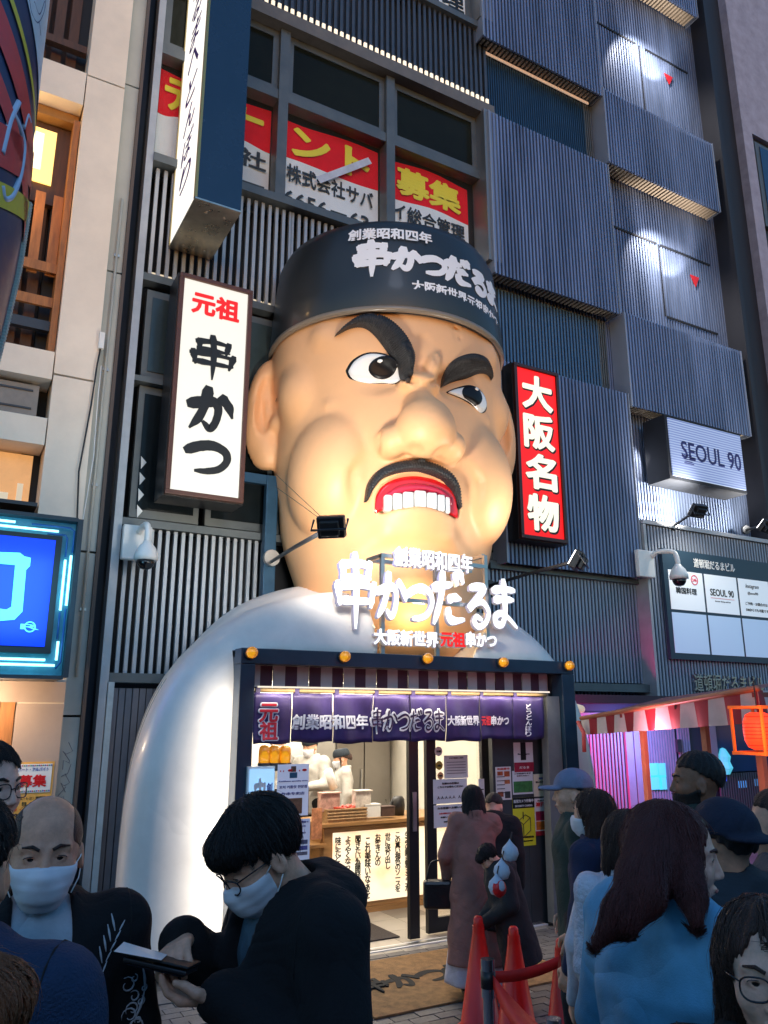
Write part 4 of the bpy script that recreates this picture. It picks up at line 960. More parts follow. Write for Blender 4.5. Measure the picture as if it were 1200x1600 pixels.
B('light_strip', M('canopy_led', (1, .9, .7), .5, emit=(1, .82, .55), es=.9), cn, 2.42, 5.6, 6.425, 6.437, 2.232, 2.246)
lamp('canopy_strip_light', 'AREA', (4.0, 6.41, 2.226), 16, (1, .85, .65), target=(4.0, 6.47, 1.9), size=3.1, sizey=.015)
m_amber = M('amber_beacon', (.8, .38, .02), .15, trans=.3, coat=.8, emit=(1, .4, .02), es=.12)
def beacon(p, r, axis, label, grp):
    t = thing('amber_beacon', p, label, 'warning light', grp)
    MB().lathe(p, [(r * 1.05, 0), (r * 1.05, r * .35)], 18, axis).build('base', m_dkmetal, t)
    MB().lathe(p, [(r * .92, r * .36), (r * .95, r * .6), (r, r * 1.0), (r * .85, r * 1.45), (r * .5, r * 1.75), (r * .05, r * 1.85)], 18, axis).build('dome', m_amber, t, smooth=True)
    MB().lathe(p, [(r * .35, r * .4), (r * .4, r * .9), (r * .2, r * 1.2)], 10, axis).build('reflector', M('beacon_core', (1, .8, .2), .3, emit=(1, .75, .1), es=1.6), t, smooth=True)
for px, py, nm in ((391, 1021, 'first amber beacon at the left corner of the canopy header'), (536, 1027, 'second amber beacon from the left on the canopy header'), (665, 1030, 'middle amber beacon on the canopy header'), (783, 1036, 'fourth amber beacon from the left on the canopy header'), (886, 1041, 'amber beacon at the right corner of the canopy header')):
    beacon(at(px, py, 6.44), .05, (0, -1, .12), nm, 'amber beacons along the canopy header')
# noren curtain
nr = thing('noren_curtain', (2.4, 6.45, 1.75), 'purple split noren curtain with white lettering over the shop door', 'curtain')
m_noren = M('noren_purple', (.035, .02, .12), .55, nz=.5, sc=2.5, bump=.2, bsc=8)
MB().tube([(2.35, 6.5, 2.215), (5.62, 6.5, 2.215)], .018, 10).build('pole', M('bamboo', (.45, .32, .16), .5, nz=.3, sc=12), nr, smooth=True)
def nsy(x, z): return 6.47 + .022 * math.sin(x * 9 + 1) * (2.25 - z) / .5 + .012 * math.sin(x * 21 + z * 3) + .008 * math.sin(z * 14 + x * 5)
pb = [394, 456, 519, 582, 640, 697, 748, 801, 850]; xsn = [at(p, 1120, 6.48)[0] for p in pb]
for k in range(8):
    a, b = xsn[k] + .004, xsn[k + 1] - .004; V = []; F = []; nn, mm = 14, 10; zb = 1.775 + .008 * math.sin(k * 2.3)
    for j in range(mm + 1):
        for i in range(nn + 1):
            x = a + (b - a) * i / nn; z = zb + (2.19 - zb) * j / mm + .006 * math.sin(i * .5 + k) * (1 - j / mm); V.append((x, nsy(x, z) + .004 * (k % 2), z))
    for j in range(mm):
        for i in range(nn): q = j * (nn + 1) + i; F.append((q, q + 1, q + nn + 2, q + nn + 1))
    o = MB().raw(V, F).build('cloth_panel', m_noren, nr, smooth=True)
    sd = o.modifiers.new('thick', 'SOLIDIFY'); sd.thickness = .003
    B('loop', m_noren, nr, a + .02, a + .06, 6.478, 6.523, 2.18, 2.24)
m_nw = M('noren_white', (.8, .8, .85), .6); m_nr = M('noren_red', (.7, .03, .05), .6)
def on_noren(v, f, px, py, w, h, mat, lift=.01, name='lettering'):
    c = at(px, py, 6.45); v = fit(center(v), w, h); P = [(c[0] + x, nsy(c[0] + x, c[2] + y) - lift - z, c[2] + y) for x, y, z in v]
    MB().raw(P, f).build(name, mat, nr)
for k, g in enumerate('元祖'):
    v, f_ = text_mb(g, .3, bold=.075, depth=.001); on_noren(v, f_, 420, 1114 + 28 * k, .185, .175, m_nw, .008)
    v, f_ = text_mb(g, .3, bold=.03, depth=.001); on_noren(v, f_, 420, 1114 + 28 * k, .16, .155, m_nr, .013)
v, f_ = text_mb('創業昭和四年', .3, bold=.035, depth=.001); on_noren(v, f_, 519, 1128, .74, .13, m_nw)
v, f_ = brush('串かつだるま', w=.28, depth=.0005, gap=.02); on_noren(v, f_, 640, 1126, .82, .235, m_nw, .006)
v, f_ = brush('串かつだるま', w=.11, depth=.0005, gap=.02); on_noren(v, f_, 640, 1126, .79, .205, M('noren_dark_ink', (.03, .01, .06), .6), .018)
for s_, px, w, m_ in (('大阪新世界', 725, .36, m_nw), ('元祖', 762, .145, m_nr), ('串かつ', 784, .2, m_nw)):
    v, f_ = text_mb(s_, .3, bold=.035, depth=.001); on_noren(v, f_, px, 1126, w, .095, m_)
for k, g in enumerate('どうとんぼり'):
    v, f_ = text_mb(g, .3, bold=.02, depth=.001); on_noren(v, f_, 825, 1104 + 8.5 * k, .07, .05, m_nw)
# standing lettering on a bracket frame above the canopy
lt = thing('lit_letter_sign', (4.2, 6.6, 2.56), 'white standing letters 串かつだるま on a metal bracket in front of the giant chin', 'sign')
Yl = 6.62
fr = MB(); g = lambda x, y: tuple(at(x, y, Yl + .09))
for x in (597, 680, 757): a = at(x, 868, Yl + .09); fr.box(a[0] - .02, a[0] + .02, Yl + .07, Yl + .11, 2.56, a[2])
for y_ in (868, 935): a, b = at(597, y_, Yl + .09), at(757, y_, Yl + .09); fr.box(a[0] - .02, b[0] + .02, Yl + .065, Yl + .115, a[2] - .02, a[2] + .02)
a = at(597, 868, Yl + .09); b = at(757, 868, Yl + .09); fr.box(a[0] - .02, b[0] + .02, Yl + .35, Yl + .39, a[2] - .02, a[2] + .02).box(a[0] - .02, a[0] + .02, Yl + .11, Yl + .35, a[2] - .02, a[2] + .02).box(b[0] - .02, b[0] + .02, Yl + .11, Yl + .35, b[2] - .02, b[2] + .02)
fr.build('bracket_frame', m_steel, lt)
m_ltf = M('letter_face_lit', (.95, .95, .95), .4, emit=(.95, .97, 1), es=.85); m_ltr = M('letter_face_red', (.7, .01, .01), .4, emit=(1, .02, .02), es=.6); m_lts = M('letter_side', (.12, .13, .3), .4, emit=(1, .9, .75), es=.25)  # letter sides given an added glow to brighten the chin behind
def stand(v, f, px, py, w, h, mat, name='letters', dep=.05):
    c = at(px, py, Yl); v = fit(center(v), w, h); V = v.copy(); V[:, 2] = v[:, 2] * .2
    MB().raw(onwall(V + np.array([0, 0, .004]), (c[0], Yl, c[2])), f).build(name, mat, lt)
    V2 = v.copy(); V2[:, 0] *= 1.008; V2[:, 2] = (v[:, 2] > v[:, 2].mean()) * dep
    MB().raw(onwall(V2 + np.array([.006, -.006, -dep - .002]), (c[0], Yl, c[2])), f).build(name + '_side', m_lts, lt)
def wpx(x0, x1, y): return at(x1, y, Yl)[0] - at(x0, y, Yl)[0]
v, f_ = brush('串かつだるま', w=.175, depth=.02, gap=-.02, sizes=[1.15, .85, .82, 1.0, .85, .9], dy=[.04, -.02, -.06, .02, -.06, .0]); stand(v, f_, 674, 932, wpx(533, 815, 935), .74, m_ltf)
v, f_ = text_mb('創業昭和四年', .3, bold=.022, depth=.02); stand(v, f_, 679, 875, wpx(618, 740, 875), .2, m_ltf)
for s_, xa_, xb_, m_ in (('大阪新世界', 585, 686, m_ltf), ('元祖', 688, 727, m_ltr), ('串かつ', 728, 776, m_ltf)):
    v, f_ = text_mb(s_, .3, bold=.04, depth=.02); stand(v, f_, (xa_ + xb_) / 2, 997 + (xa_ - 585) * .02, wpx(xa_, xb_, 997), .155, m_)

# ================================================================== entrance and kitchen
kt = thing('kitchen_room', (2.45, 6.7, 0), 'bright kitchen room behind the entrance with cream walls and steel fridge', 'room')
m_kw = M('kitchen_cream', (.74, .7, .6), .5, nz=.08)
B('back_wall', m_kw, kt, 2.4, 5.86, 11.2, 11.3, 0, 2.5); B('side_wall', m_kw, kt, 2.39, 2.44, 7.25, 11.2, 0, 2.45); B('side_wall', m_kw, kt, 5.8, 5.86, 6.75, 11.2, 0, 2.45)
B('ceiling', m_kw, kt, 2.44, 5.8, 6.75, 11.2, 2.4, 2.46)
tm = [MB().box(-.198, .198, -.198, .198, 0, .012).mesh('floor_tile', m) for m in (M('tile_cream', (.5, .45, .38), .3, nz=.15, sc=3), M('tile_taupe', (.22, .2, .18), .3, nz=.2, sc=3), M('tile_light', (.38, .35, .31), .3, nz=.15, sc=3))]
B('floor_base', m_void, kt, 2.44, 5.8, 6.68, 11.2, -.02, -.002)
for i in range(9):
    for j in range(8):
        if j < 4: meshobj('floor_tile', tm[(i * 2 + j * 3 + (i * j) % 2) % 3], kt, (2.64 + .4 * i - .0, 6.98 + .4 * j, 0)) if 2.64 + .4 * i < 5.7 else None
B('threshold', m_white, kt, 2.6, 5.6, 6.62, 6.65, 0, .025); B('threshold', m_steel, kt, 2.6, 5.6, 6.66, 6.7, 0, .03); B('threshold', m_white, kt, 2.6, 5.6, 6.71, 6.74, 0, .025)
tmx = MB().box(-.09, .09, -.045, .045, 0, .02).mesh('threshold_tile', tm[2].materials[0])
for i in range(16): meshobj('threshold_tile', tmx, kt, (2.7 + .185 * i, 6.56, 0))
fm = thing('floor_mat', (4.0, 7.3, .012), 'dark ribbed mat on the tiles inside the door', 'mat')
a, b = atZ(545, 1452, .02), atZ(620, 1478, .02); B('mat_surface', M('mat_dark', (.05, .04, .04), .9, nz=.4, sc=60, bump=.8, bsc=200), fm, 3.45, 4.1, 6.95, 7.6, .013, .025)
lamp('kitchen_light', 'AREA', (4.1, 8.9, 2.38), 105, (1, .9, .76), size=2.4, sizey=1.0)
lamp('kitchen_light', 'AREA', (4.1, 10.4, 2.38), 90, (1, .92, .8), size=2.4, sizey=.8)
lamp('entrance_light', 'AREA', (4.1, 7.1, 2.38), 45, (1, .86, .66), size=2.4, sizey=.4)
B('ceiling_light', M('ceiling_panel_light', (1, 1, 1), .5, emit=(1, .9, .7), es=4), kt, 3.0, 5.2, 8.8, 8.95, 2.385, 2.399)
# hanging hood / white duct and fridge
B('duct', m_kw, kt, 4.3, 5.4, 9.2, 9.8, 2.05, 2.39); B('duct', M('hood_white', (.7, .68, .6), .4), kt, 2.8, 3.9, 9.0, 9.6, 2.08, 2.39)
fg = thing('fridge', (5.0, 10.0, 0), 'tall grey steel fridge behind the cooks', 'fridge')
B('cabinet', M('fridge_steel', (.28, .26, .24), .3, metal=.7, nz=.15, sc=2), fg, 4.9, 5.75, 10.0, 10.6, 0, 2.0); B('door', M('fridge_steel'), fg, 4.92, 5.32, 9.97, 9.998, .1, 1.95); B('door', M('fridge_steel'), fg, 5.34, 5.73, 9.97, 9.998, .1, 1.95); MB().tube([(5.28, 9.95, 1.0), (5.28, 9.95, 1.3)], .012, 6).build('handle', m_steel, fg)
for px, w, h, z in ((3.2, .5, .9, .9), ): B('shelf', M('fridge_steel'), kt, 2.6, 3.4, 10.2, 10.8, 0, 1.3)
for k in range(3):
    x = 2.7 + .3 * k; o = tag(MB().lathe((x, 10.6, 1.3 + .0), [(.05, 0), (.06, .1), (.04, .15), (.02, .18)], 10).build('kitchen_jar', [m_red, m_kw, m_steel][k % 3], None, smooth=True), ('red', 'cream', 'steel')[k] + ' jar on the shelf at the back of the kitchen', 'jar', 'jars on the back kitchen shelf')
# counter
ct = thing('service_counter', (3.6, 8.0, 0), 'wooden service counter with a lit cream panel of vertical writing', 'counter')
m_cw = M('counter_wood', (.42, .22, .08), .4, nz=.3, sc=6, stretch=(.5, 4, 4), coat=.2)
Yc = 7.95
cTL, cTR, cBL, cBR = at(517, 1302, Yc), at(640, 1292, Yc), at(530, 1414, Yc), at(640, 1400, Yc)
zt_, zb_ = (cTL[2] + cTR[2]) / 2, (cBL[2] + cBR[2]) / 2
x0, x1 = cTL[0] + .02, 5.35
B('body', m_cw, ct, x0 - .12, x1 + .1, Yc + .03, 8.5, 0, zt_ + .06); B('top', m_cw, ct, x0 - .16, x1 + .14, Yc - .06, 8.56, zt_ + .063, zt_ + .1, bevel=.005)
B('panel_frame', m_cw, ct, x0 - .1, x1 + .1, Yc, Yc + .028, zb_ - .05, zt_ + .05)
B('skirting', m_cw, ct, x0 - .12, x1 + .1, Yc - .01, Yc + .028, .01, zb_ - .053)
mp_ = M('panel_lit_cream', (.9, .8, .6), .4, emit=(1, .8, .48), es=.95, nz=0)
nN, nL = mp_.node_tree.nodes, mp_.node_tree.links
tc = nN.new('ShaderNodeTexCoord'); mpp = nN.new('ShaderNodeMapping'); mpp.inputs['Scale'].default_value = (1.2, 1, 2.6); mpp.inputs['Rotation'].default_value = (0, R(35), 0); tn = nN.new('ShaderNodeTexNoise'); tn.inputs['Scale'].default_value = 2.2
cr_ = nN.new('ShaderNodeValToRGB'); cr_.color_ramp.elements[0].color = (1, .86, .6, 1); cr_.color_ramp.elements[1].color = (1, .55, .25, 1); cr_.color_ramp.elements[0].position = .45; cr_.color_ramp.elements[1].position = .68
nL.new(tc.outputs['Object'], mpp.inputs[0]); nL.new(mpp.outputs[0], tn.inputs[0]); nL.new(tn.outputs[0], cr_.inputs[0]); nL.new(cr_.outputs[0], nN['Principled BSDF'].inputs['Emission Color'])
B('lit_panel', mp_, ct, x0, x1, Yc - .008, Yc - .002, zb_, zt_)
cols = ['生みの親百野ヨシエが', 'この真い褐色のソースを', '世に送り出し', 'お客さんの', 'これ美味いなぁを', '聞きたい為開発を重ね', 'ようやくなっとくのいく', '味にたどり着きました']
for k, s_ in enumerate(cols):
    px = 637 - 15.6 * k; c = at(px, 1350, Yc - .01); hh = (zt_ - zb_) * (.86 if len(s_) > 7 else .52 if len(s_) > 5 else .46)
    v, f_ = text_mb(s_, .1, vertical=True, bold=.03, depth=.001, spacing=.8); v = fit(v, .075, hh); top = zt_ - .04 - (.03 * (k == 4))
    MB().raw(onwall(v, (c[0], Yc - .012, top - hh / 2)), f_).build('lettering', m_ink, ct)
# things on the counter
ztop = zt_ + .1
bk = thing('wicker_basket', (4.15, 8.0, ztop), 'wicker basket of condiments on the left end of the counter', 'basket')
m_wick = M('wicker', (.45, .28, .13), .6, nz=.4, sc=30, bump=.6, bsc=60)
bxa, bxb = at(505, 1275, 8.05)[0], at(566, 1275, 8.05)[0]
V = MB(); V.box(bxa, bxb, 7.95, 7.97, ztop, ztop + .13).box(bxa, bxb, 8.2, 8.22, ztop, ztop + .13).box(bxa, bxa + .02, 7.972, 8.198, ztop, ztop + .13).box(bxb - .02, bxb, 7.972, 8.198, ztop, ztop + .13).box(bxa + .02, bxb - .02, 7.972, 8.198, ztop, ztop + .01).build('tray', m_wick, bk)
for z in (.03, .06, .09, .125): MB().tube([(bxa - .004, 7.945, ztop + z), (bxb + .004, 7.945, ztop + z)], .01, 6).build('woven_band', m_wick, bk)
pk = MB()
for k in range(40): pk.lathe((bxa + .12 + random.random() * (bxb - bxa - .16), 8.0 + random.random() * .15, ztop + .11 + random.random() * .03), [(0, -.02), (.018, -.01), (.02, .01), (0, .02)], 6)
tag(pk.build('red_packets', M('packet_red', (.6, .06, .03), .4)), 'heap of small red sauce packets in the wicker basket', 'packets', None, 'stuff')
for nm, p0, p1, z0, z1, mt, lbl in (('menu_holder', 497, 527, 1232, 1262, M('print_pink', (.6, .35, .28), .5, nz=.6, sc=14), 'pink printed card holder standing in the basket'), ('white_tub', 564, 588, 1262, 1282, m_white, 'white plastic tub beside the wicker basket'), ('small_box', 590, 610, 1265, 1280, M('box_dark', (.1, .06, .05), .4, nz=.4, sc=20), 'small dark printed box right of the white tub'), ('menu_card', 551, 575, 1232, 1262, M('print_white', (.7, .62, .55), .5, nz=.4, sc=22), 'white printed menu card behind the basket')):
    a, b = at(p0, z1, 8.1), at(p1, z0, 8.1); t = thing(nm, ((a[0] + b[0]) / 2, 8.1, ztop), lbl, nm.replace('_', ' ')); zz0 = ztop + (.02 if 'tub' in nm or 'box' in nm else .1)
    hgt = (b[2] - a[2])
    MB().box(a[0], b[0], 8.0 + (.03 if 'menu' in nm else 0), 8.12, zz0, zz0 + hgt).build('body', mt, t, bevel=.004); MB().box(a[0] - .004, b[0] + .004, 7.995, 8.125, zz0 + hgt + .001, zz0 + hgt + .012).build('rim', mt, t)
t = thing('paper_towel_roll', at(520, 1215, 8.6), 'tall white paper roll leaning behind the basket', 'paper roll'); p = at(522, 1232, 8.5); q = at(512, 1203, 8.5); MB().tube([tuple(p), tuple(q)], .05, 16).build('roll', m_white, t, smooth=True)
t = thing('black_jug', at(620, 1275, 8.2), 'black lidded jug at the right end of the counter', 'jug'); p = at(622, 1276, 8.2); MB().lathe((p[0], 8.2, ztop), [(.07, 0), (.08, .1), (.075, .17), (.05, .2)], 16).build('jug_body', m_black, t, smooth=True); MB().tube([(p[0] - .07, 8.2, ztop + .16), (p[0] - .12, 8.2, ztop + .1), (p[0] - .07, 8.2, ztop + .04)], .01, 6).build('handle', m_black, t)
t = thing('table_card', at(490, 1300, 7.9), 'narrow orange menu card hanging at the counter end', 'card'); a, b = at(486, 1312, 7.85), at(503, 1262, 7.85); B('sheet', M('print_orange', (.6, .25, .12), .5, nz=.6, sc=15), t, a[0], b[0], 7.84, 7.85, a[2], b[2])
# left wooden shelf and stove side
B('shelf', m_cw, kt, at(480, 1310, 8.0)[0], at(505, 1310, 8.0)[0], 7.9, 8.3, at(490, 1318, 8.0)[2] - .03, at(490, 1318, 8.0)[2]); B('side_cabinet', M('cab_dark', (.03, .03, .04), .4), kt, 2.9, at(494, 1250, 8.4)[0], 8.6, 9.1, 0, at(490, 1230, 8.6)[2]); 
# sliding doors
sd_ = thing('sliding_door', (4.3, 6.8, 0), 'black framed glass sliding door with notices taped to it', 'door')
def px_x(px, y=6.8, py=1320): return at(px, py, y)[0]
for a_, b_, yy in ((640, 655, 6.78), (668, 683, 6.86)):
    B('stile', m_black, sd_, px_x(a_, yy), px_x(b_, yy), yy, yy + .05, .03, 2.3)
B('handle', m_steel, sd_, px_x(645, 6.77), px_x(651, 6.77), 6.76, 6.778, .95, 1.3)
B('stile', m_black, sd_, px_x(757, 6.86), px_x(772, 6.86), 6.86, 6.91, .03, 2.3)
B('rail', m_black, sd_, px_x(683, 6.86), px_x(757, 6.86), 6.86, 6.9, .03, .16); B('rail', m_black, sd_, px_x(640, 6.86), px_x(772, 6.86), 6.86, 6.9, 2.3, 2.38)
B('pane', M('door_glass', (.9, .95, .95), .02, trans=1, alpha=.15), sd_, px_x(683, 6.87), px_x(757, 6.87), 6.875, 6.88, .161, 2.299)
# right dark wall with posters
wr = thing('entrance_wall', (5.2, 6.72, 0), 'dark panelled wall right of the door covered with posters', 'wall')
m_dw = M('dark_panel', (.05, .055, .06), .45, nz=.3, sc=2)
wx0 = px_x(772, 6.74)
B('panel', m_dw, wr, wx0, wx0 + .42, 6.72, 6.78, 0, 2.35); B('panel', m_dw, wr, wx0 + .424, 5.8, 6.72, 6.78, 0, 2.35)
# ------------------------------------------------------------------ notices
def poster(px0, py0, px1, py1, Y, bgc, label, lines=(), blocks=(), name='poster', cat='poster', es=0., group=None, tilt=0):
    a, b = at(px0, py1, Y), at(px1, py0, Y); c0, c1 = at(px0, py0, Y), at(px1, py1, Y)
    x0, x1, z0, z1 = (a[0] + c0[0]) / 2, (b[0] + c1[0]) / 2, (a[2] + c1[2]) / 2, (b[2] + c0[2]) / 2
    t = thing(name, (x0, Y, z0), label, cat, group)
    key = 'paper_%02d%02d%02d' % tuple(int(c * 99) for c in bgc)
    B('sheet', M(key + ('_lit' if es else ''), bgc, .5, nz=.06, emit=bgc if es else None, es=es), t, x0, x1, Y, Y + .004, z0, z1)
    w, h = x1 - x0, z1 - z0
    for (u0, v0, u1, v1, col) in blocks:
        B('picture', M('ink_%02d%02d%02d' % tuple(int(c * 99) for c in col), col, .5, nz=.5, sc=18), t, x0 + w * u0, x0 + w * u1, Y - .003, Y - .001, z1 - h * v1, z1 - h * v0)
    for (s_, u, v_, tw, th, m_) in lines: sign_text(s_, m_, t, (x0 + w * u, Y - .004, z1 - h * v_), w=w * tw, h=h * th, bold=.015)
    return t
Yp = 6.71; K = m_ink; blu = M('ink_blue', (.03, .06, .3), .5)
poster(803, 1160, 833, 1206, Yp, (.75, .75, .75), 'white poster with a black drawing and a red lower block, top of the dark wall', [('Beef to you', .5, .4, .6, .06, K), ('だるま', .5, .85, .5, .08, m_white)], [(.35, 0, .62, .6, (.01, .01, .01)), (0, .68, 1, 1, (.4, .02, .05))])
poster(775, 1198, 799, 1250, Yp, (.75, .72, .68), 'narrow menu notice with small red food pictures, leftmost on the dark wall', [('お品書き', .5, .06, .8, .06, m_red)] + [('――――', .3, .3 + .12 * k, .5, .02, K) for k in range(5)], [(.1, .14, .45, .26, (.5, .1, .03)), (.55, .14, .9, .3, (.5, .1, .03)), (.55, .4, .9, .52, (.5, .15, .05)), (.1, .75, .45, .9, (.4, .1, .04)), (.55, .75, .9, .95, (.05, .05, .05))])
poster(801, 1204, 833, 1241, Yp, (.72, .74, .75), 'white notice with a green landscape picture on the dark wall', [('ご予約承ります', .5, .12, .8, .06, K), ('お待ちの方へ', .5, .22, .6, .05, K)], [(.04, .45, .96, .92, (.06, .22, .06))])
poster(834, 1209, 866, 1244, Yp, (.75, .7, .5), 'cream printed notice right of the green landscape notice', [('新世界へは', .5, .2, .5, .09, blu), ('ほしい下さりお願いします', .5, .36, .8, .09, K), ('注意事項があります', .5, .55, .6, .07, K), ('担当者まで', .5, .7, .6, .07, K)])
poster(802, 1246, 836, 1322, Yp, (.75, .7, .03), 'yellow and black security camera warning poster', [('防犯カメラ作動中', .5, .07, .9, .07, m_white), ('SECURITY CAMERA', .5, .17, .8, .04, m_white), ('24時間録画', .6, .82, .6, .04, K), ('警備会社直結', .6, .9, .5, .03, K)], [(0, 0, 1, .22, (.01, .01, .01))])
a = at(818, 1285, Yp - .006)
MB().tube([(a[0] - .06, a[1], a[2] - .1), (a[0] - .06, a[1], a[2] + .02), (a[0] + .03, a[1], a[2] + .07), (a[0] + .09, a[1], a[2] + .04), (a[0] + .09, a[1], a[2] - .08), (a[0], a[1], a[2] - .14), (a[0] - .06, a[1], a[2] - .1)], .004, 4).tube([(a[0] - .06, a[1], a[2] + .02), (a[0], a[1], a[2] - .02), (a[0] + .09, a[1], a[2] + .04)], .004, 4).tube([(a[0], a[1], a[2] - .02), (a[0], a[1], a[2] - .14)], .004, 4).tube([(a[0], a[1], a[2] + .1), (a[0], a[1], a[2] + .03)], .006, 4).build('warning_drawing', K, wr)
poster(836, 1247, 861, 1305, Yp, (.75, .72, .7), 'white and red beef poster reading 神戸牛 on the dark wall', [('神戸牛', .5, .17, .85, .14, m_red), ('Kobe Beef', .5, .06, .6, .04, K)], [(.05, .35, .95, .6, (.35, .02, .06)), (.05, .62, .95, .85, (.6, .16, .02)), (0, .88, 1, 1, (.4, .02, .03))])
Yg = 6.85
poster(694, 1180, 731, 1216, Yg, (.75, .72, .68), 'white typed notice high on the glass door', [('マスク着用のご案内', .5, .12, .6, .06, K)] + [('――――――――――', .5, .3 + .12 * k, .8, .02, K) for k in range(5)])
poster(677, 1217, 730, 1255, Yg, (.72, .72, .72), 'wide white notice in the middle of the glass door', [('先頭のお客様は', .5, .18, .5, .09, K), ('こちらでお待ちください', .5, .32, .75, .09, K), ('人 人 人 人 人   人', .45, .75, .7, .12, K)])
poster(678, 1257, 728, 1292, Yg, (.74, .73, .72), 'lowest white notice with a red line on the glass door', [('☆お客様へお願い☆', .5, .14, .8, .1, K), ('入店の際はアルコール消毒を', .5, .38, .7, .07, m_red), ('お願いいたします', .5, .55, .6, .07, K), ('会計は店内で', .5, .75, .4, .07, K)])
poster(748, 1217, 757, 1250, Yg, (.7, .7, .7), 'narrow white notice at the right edge of the glass door', [('―', .5, .5, .6, .05, K)])
def rsticker(px, py, r, mat, txt, lbl):
    p = at(px, py, Yg); t = thing('round_sticker', p, lbl, 'sticker')
    MB().lathe(p, [(r, 0), (r, .003)], 20, (0, -1, 0)).build('disc', mat, t); sign_text(txt, m_ink, t, (p[0], p[1] - .006, p[2]), w=r * 1.2, h=r * .5, bold=.03)
rsticker(685, 1174, .045, m_white, '公認', 'round white sticker at the top of the glass door'); rsticker(686, 1196, .042, M('sticker_gold', (.5, .33, .05), .4), '金', 'round gold and black sticker below the white one on the door'); rsticker(688, 1212, .035, M('sticker_orange', (.7, .35, .15), .4), '串', 'small orange sticker beside the typed notice on the door')
# left of the entrance: lit box sign, two menus, three beacons
Ym = 6.42
bxs = thing('lit_box_sign', at(383, 1290, Ym), 'pale blue lit box sign with 串 and 創業 left of the door', 'sign')
a, b = at(383, 1310, Ym), at(430, 1197, Ym); 
B('cabinet', m_white, bxs, a[0], b[0], Ym, Ym + .22, a[2] - .4, b[2]); B('face', M('blue_lit_face', (.4, .65, .85), .4, emit=(.35, .62, .95), es=.85), bxs, a[0] + .015, b[0] - .01, Ym - .012, Ym - .003, a[2] - .38, b[2] - .02)
v, f_ = brush('串', w=.2, depth=.004); v = fit(center(v), .13, .34); c = at(405, 1250, Ym - .02); MB().raw(onwall(v, c), f_).build('brush_letter', m_white, bxs)
for k, g in enumerate('創業昭'): sign_text(g, blu, bxs, (at(421, 1232 + 22 * k, Ym - .02)[0], Ym - .02, at(421, 1232 + 22 * k, Ym - .02)[2]), w=.05, h=.09, bold=.02)
B('base', m_dkmetal, bxs, a[0], b[0], Ym, Ym + .2, 0, a[2] - .401)
pa = poster(433, 1194, 482, 1275, Ym - .03, (.62, .66, .78), 'pale menu board with a chef drawing and Korean and Chinese lines, left of the door', [('Kushikatsu specialty store', .5, .33, .92, .035, blu), ('꼬치 커틀릿 전문점', .5, .44, .88, .06, blu), ('炸串专卖店', .5, .57, .74, .06, blu), ('ı ı  ● ı  ı ●', .5, .12, .85, .05, m_red)], [(.42, .04, .58, .15, (.15, .08, .05)), (.38, .16, .62, .27, (.02, .12, .2)), (.12, .66, .8, .96, (.25, .12, .06))], name='menu_board', cat='menu board', es=.25)
poster(448, 1280, 484, 1346, Ym - .03, (.55, .62, .75), 'lower pale notice with phone numbers and a small table, under the menu board', [('ご予約はお電話で', .5, .07, .85, .05, blu), ('06-6213-8125', .5, .17, .6, .04, blu), ('06-6210-2023', .5, .33, .6, .04, blu)] , [(.12, .5, .9, .6, (.1, .12, .2)), (.12, .64, .9, .74, (.1, .12, .35)), (.12, .78, .9, .86, (.2, .2, .25))], name='notice_board', cat='notice board', es=.2)
st = thing('sign_stand', at(455, 1290, Ym), 'thin dark stand holding the menu board and notice', 'stand'); p = at(462, 1290, Ym + .02); B('pole', m_dkmetal, st, p[0] - .015, p[0] + .015, Ym + .0, Ym + .03, 0, 1.55); B('foot', m_dkmetal, st, p[0] - .15, p[0] + .15, Ym - .12, Ym + .15, 0.02, .04)
for px, nm in ((413, 'left one of three amber beacons over the lit box sign'), (428, 'middle one of three amber beacons over the lit box sign'), (445, 'right one of three amber beacons over the lit box sign')):
    p = at(px, 1192, 6.5); t = thing('amber_beacon', p, nm, 'warning light', 'three upright beacons')
    MB().lathe(p, [(.055, -.04), (.055, .0)], 18).build('base', m_dkmetal, t); MB().lathe(p, [(.05, .001), (.05, .1), (.045, .125), (.03, .14), (.005, .145)], 18).build('dome', M('amber_beacon'), t, smooth=True)
    MB().lathe(p, [(.022, .01), (.025, .06), (.01, .09)], 10).build('reflector', M('beacon_core'), t, smooth=True)
B('beacon_shelf', m_dkmetal, bxs, at(405, 1192, 6.5)[0] - .02, at(455, 1192, 6.5)[0] + .03, 6.42, 6.6, at(420, 1192, 6.5)[2] - .06, at(420, 1192, 6.5)[2] - .041)
# doormat
dm = thing('doormat', (3.8, 6.0, .02), 'brown doormat with black brush lettering in front of the door', 'mat')
a0, a1 = atZ(585, 1575, .03), atZ(715, 1520, .03)
B('mat_surface', M('coir_brown', (.3, .17, .07), .95, nz=.45, sc=14, bump=.9, bsc=180), dm, 2.9, 4.75, 5.25, 6.38, .021, .034)
v, f_ = brush('串かつだるま', w=.22, depth=.001, gap=.05); v = fit(center(v), 1.6, .36)
MB().raw([(3.86 + x, 5.82 + y, .036 + z) for x, y, z in v], f_).build('lettering', M('mat_black', (.01, .01, .01), .9), dm)

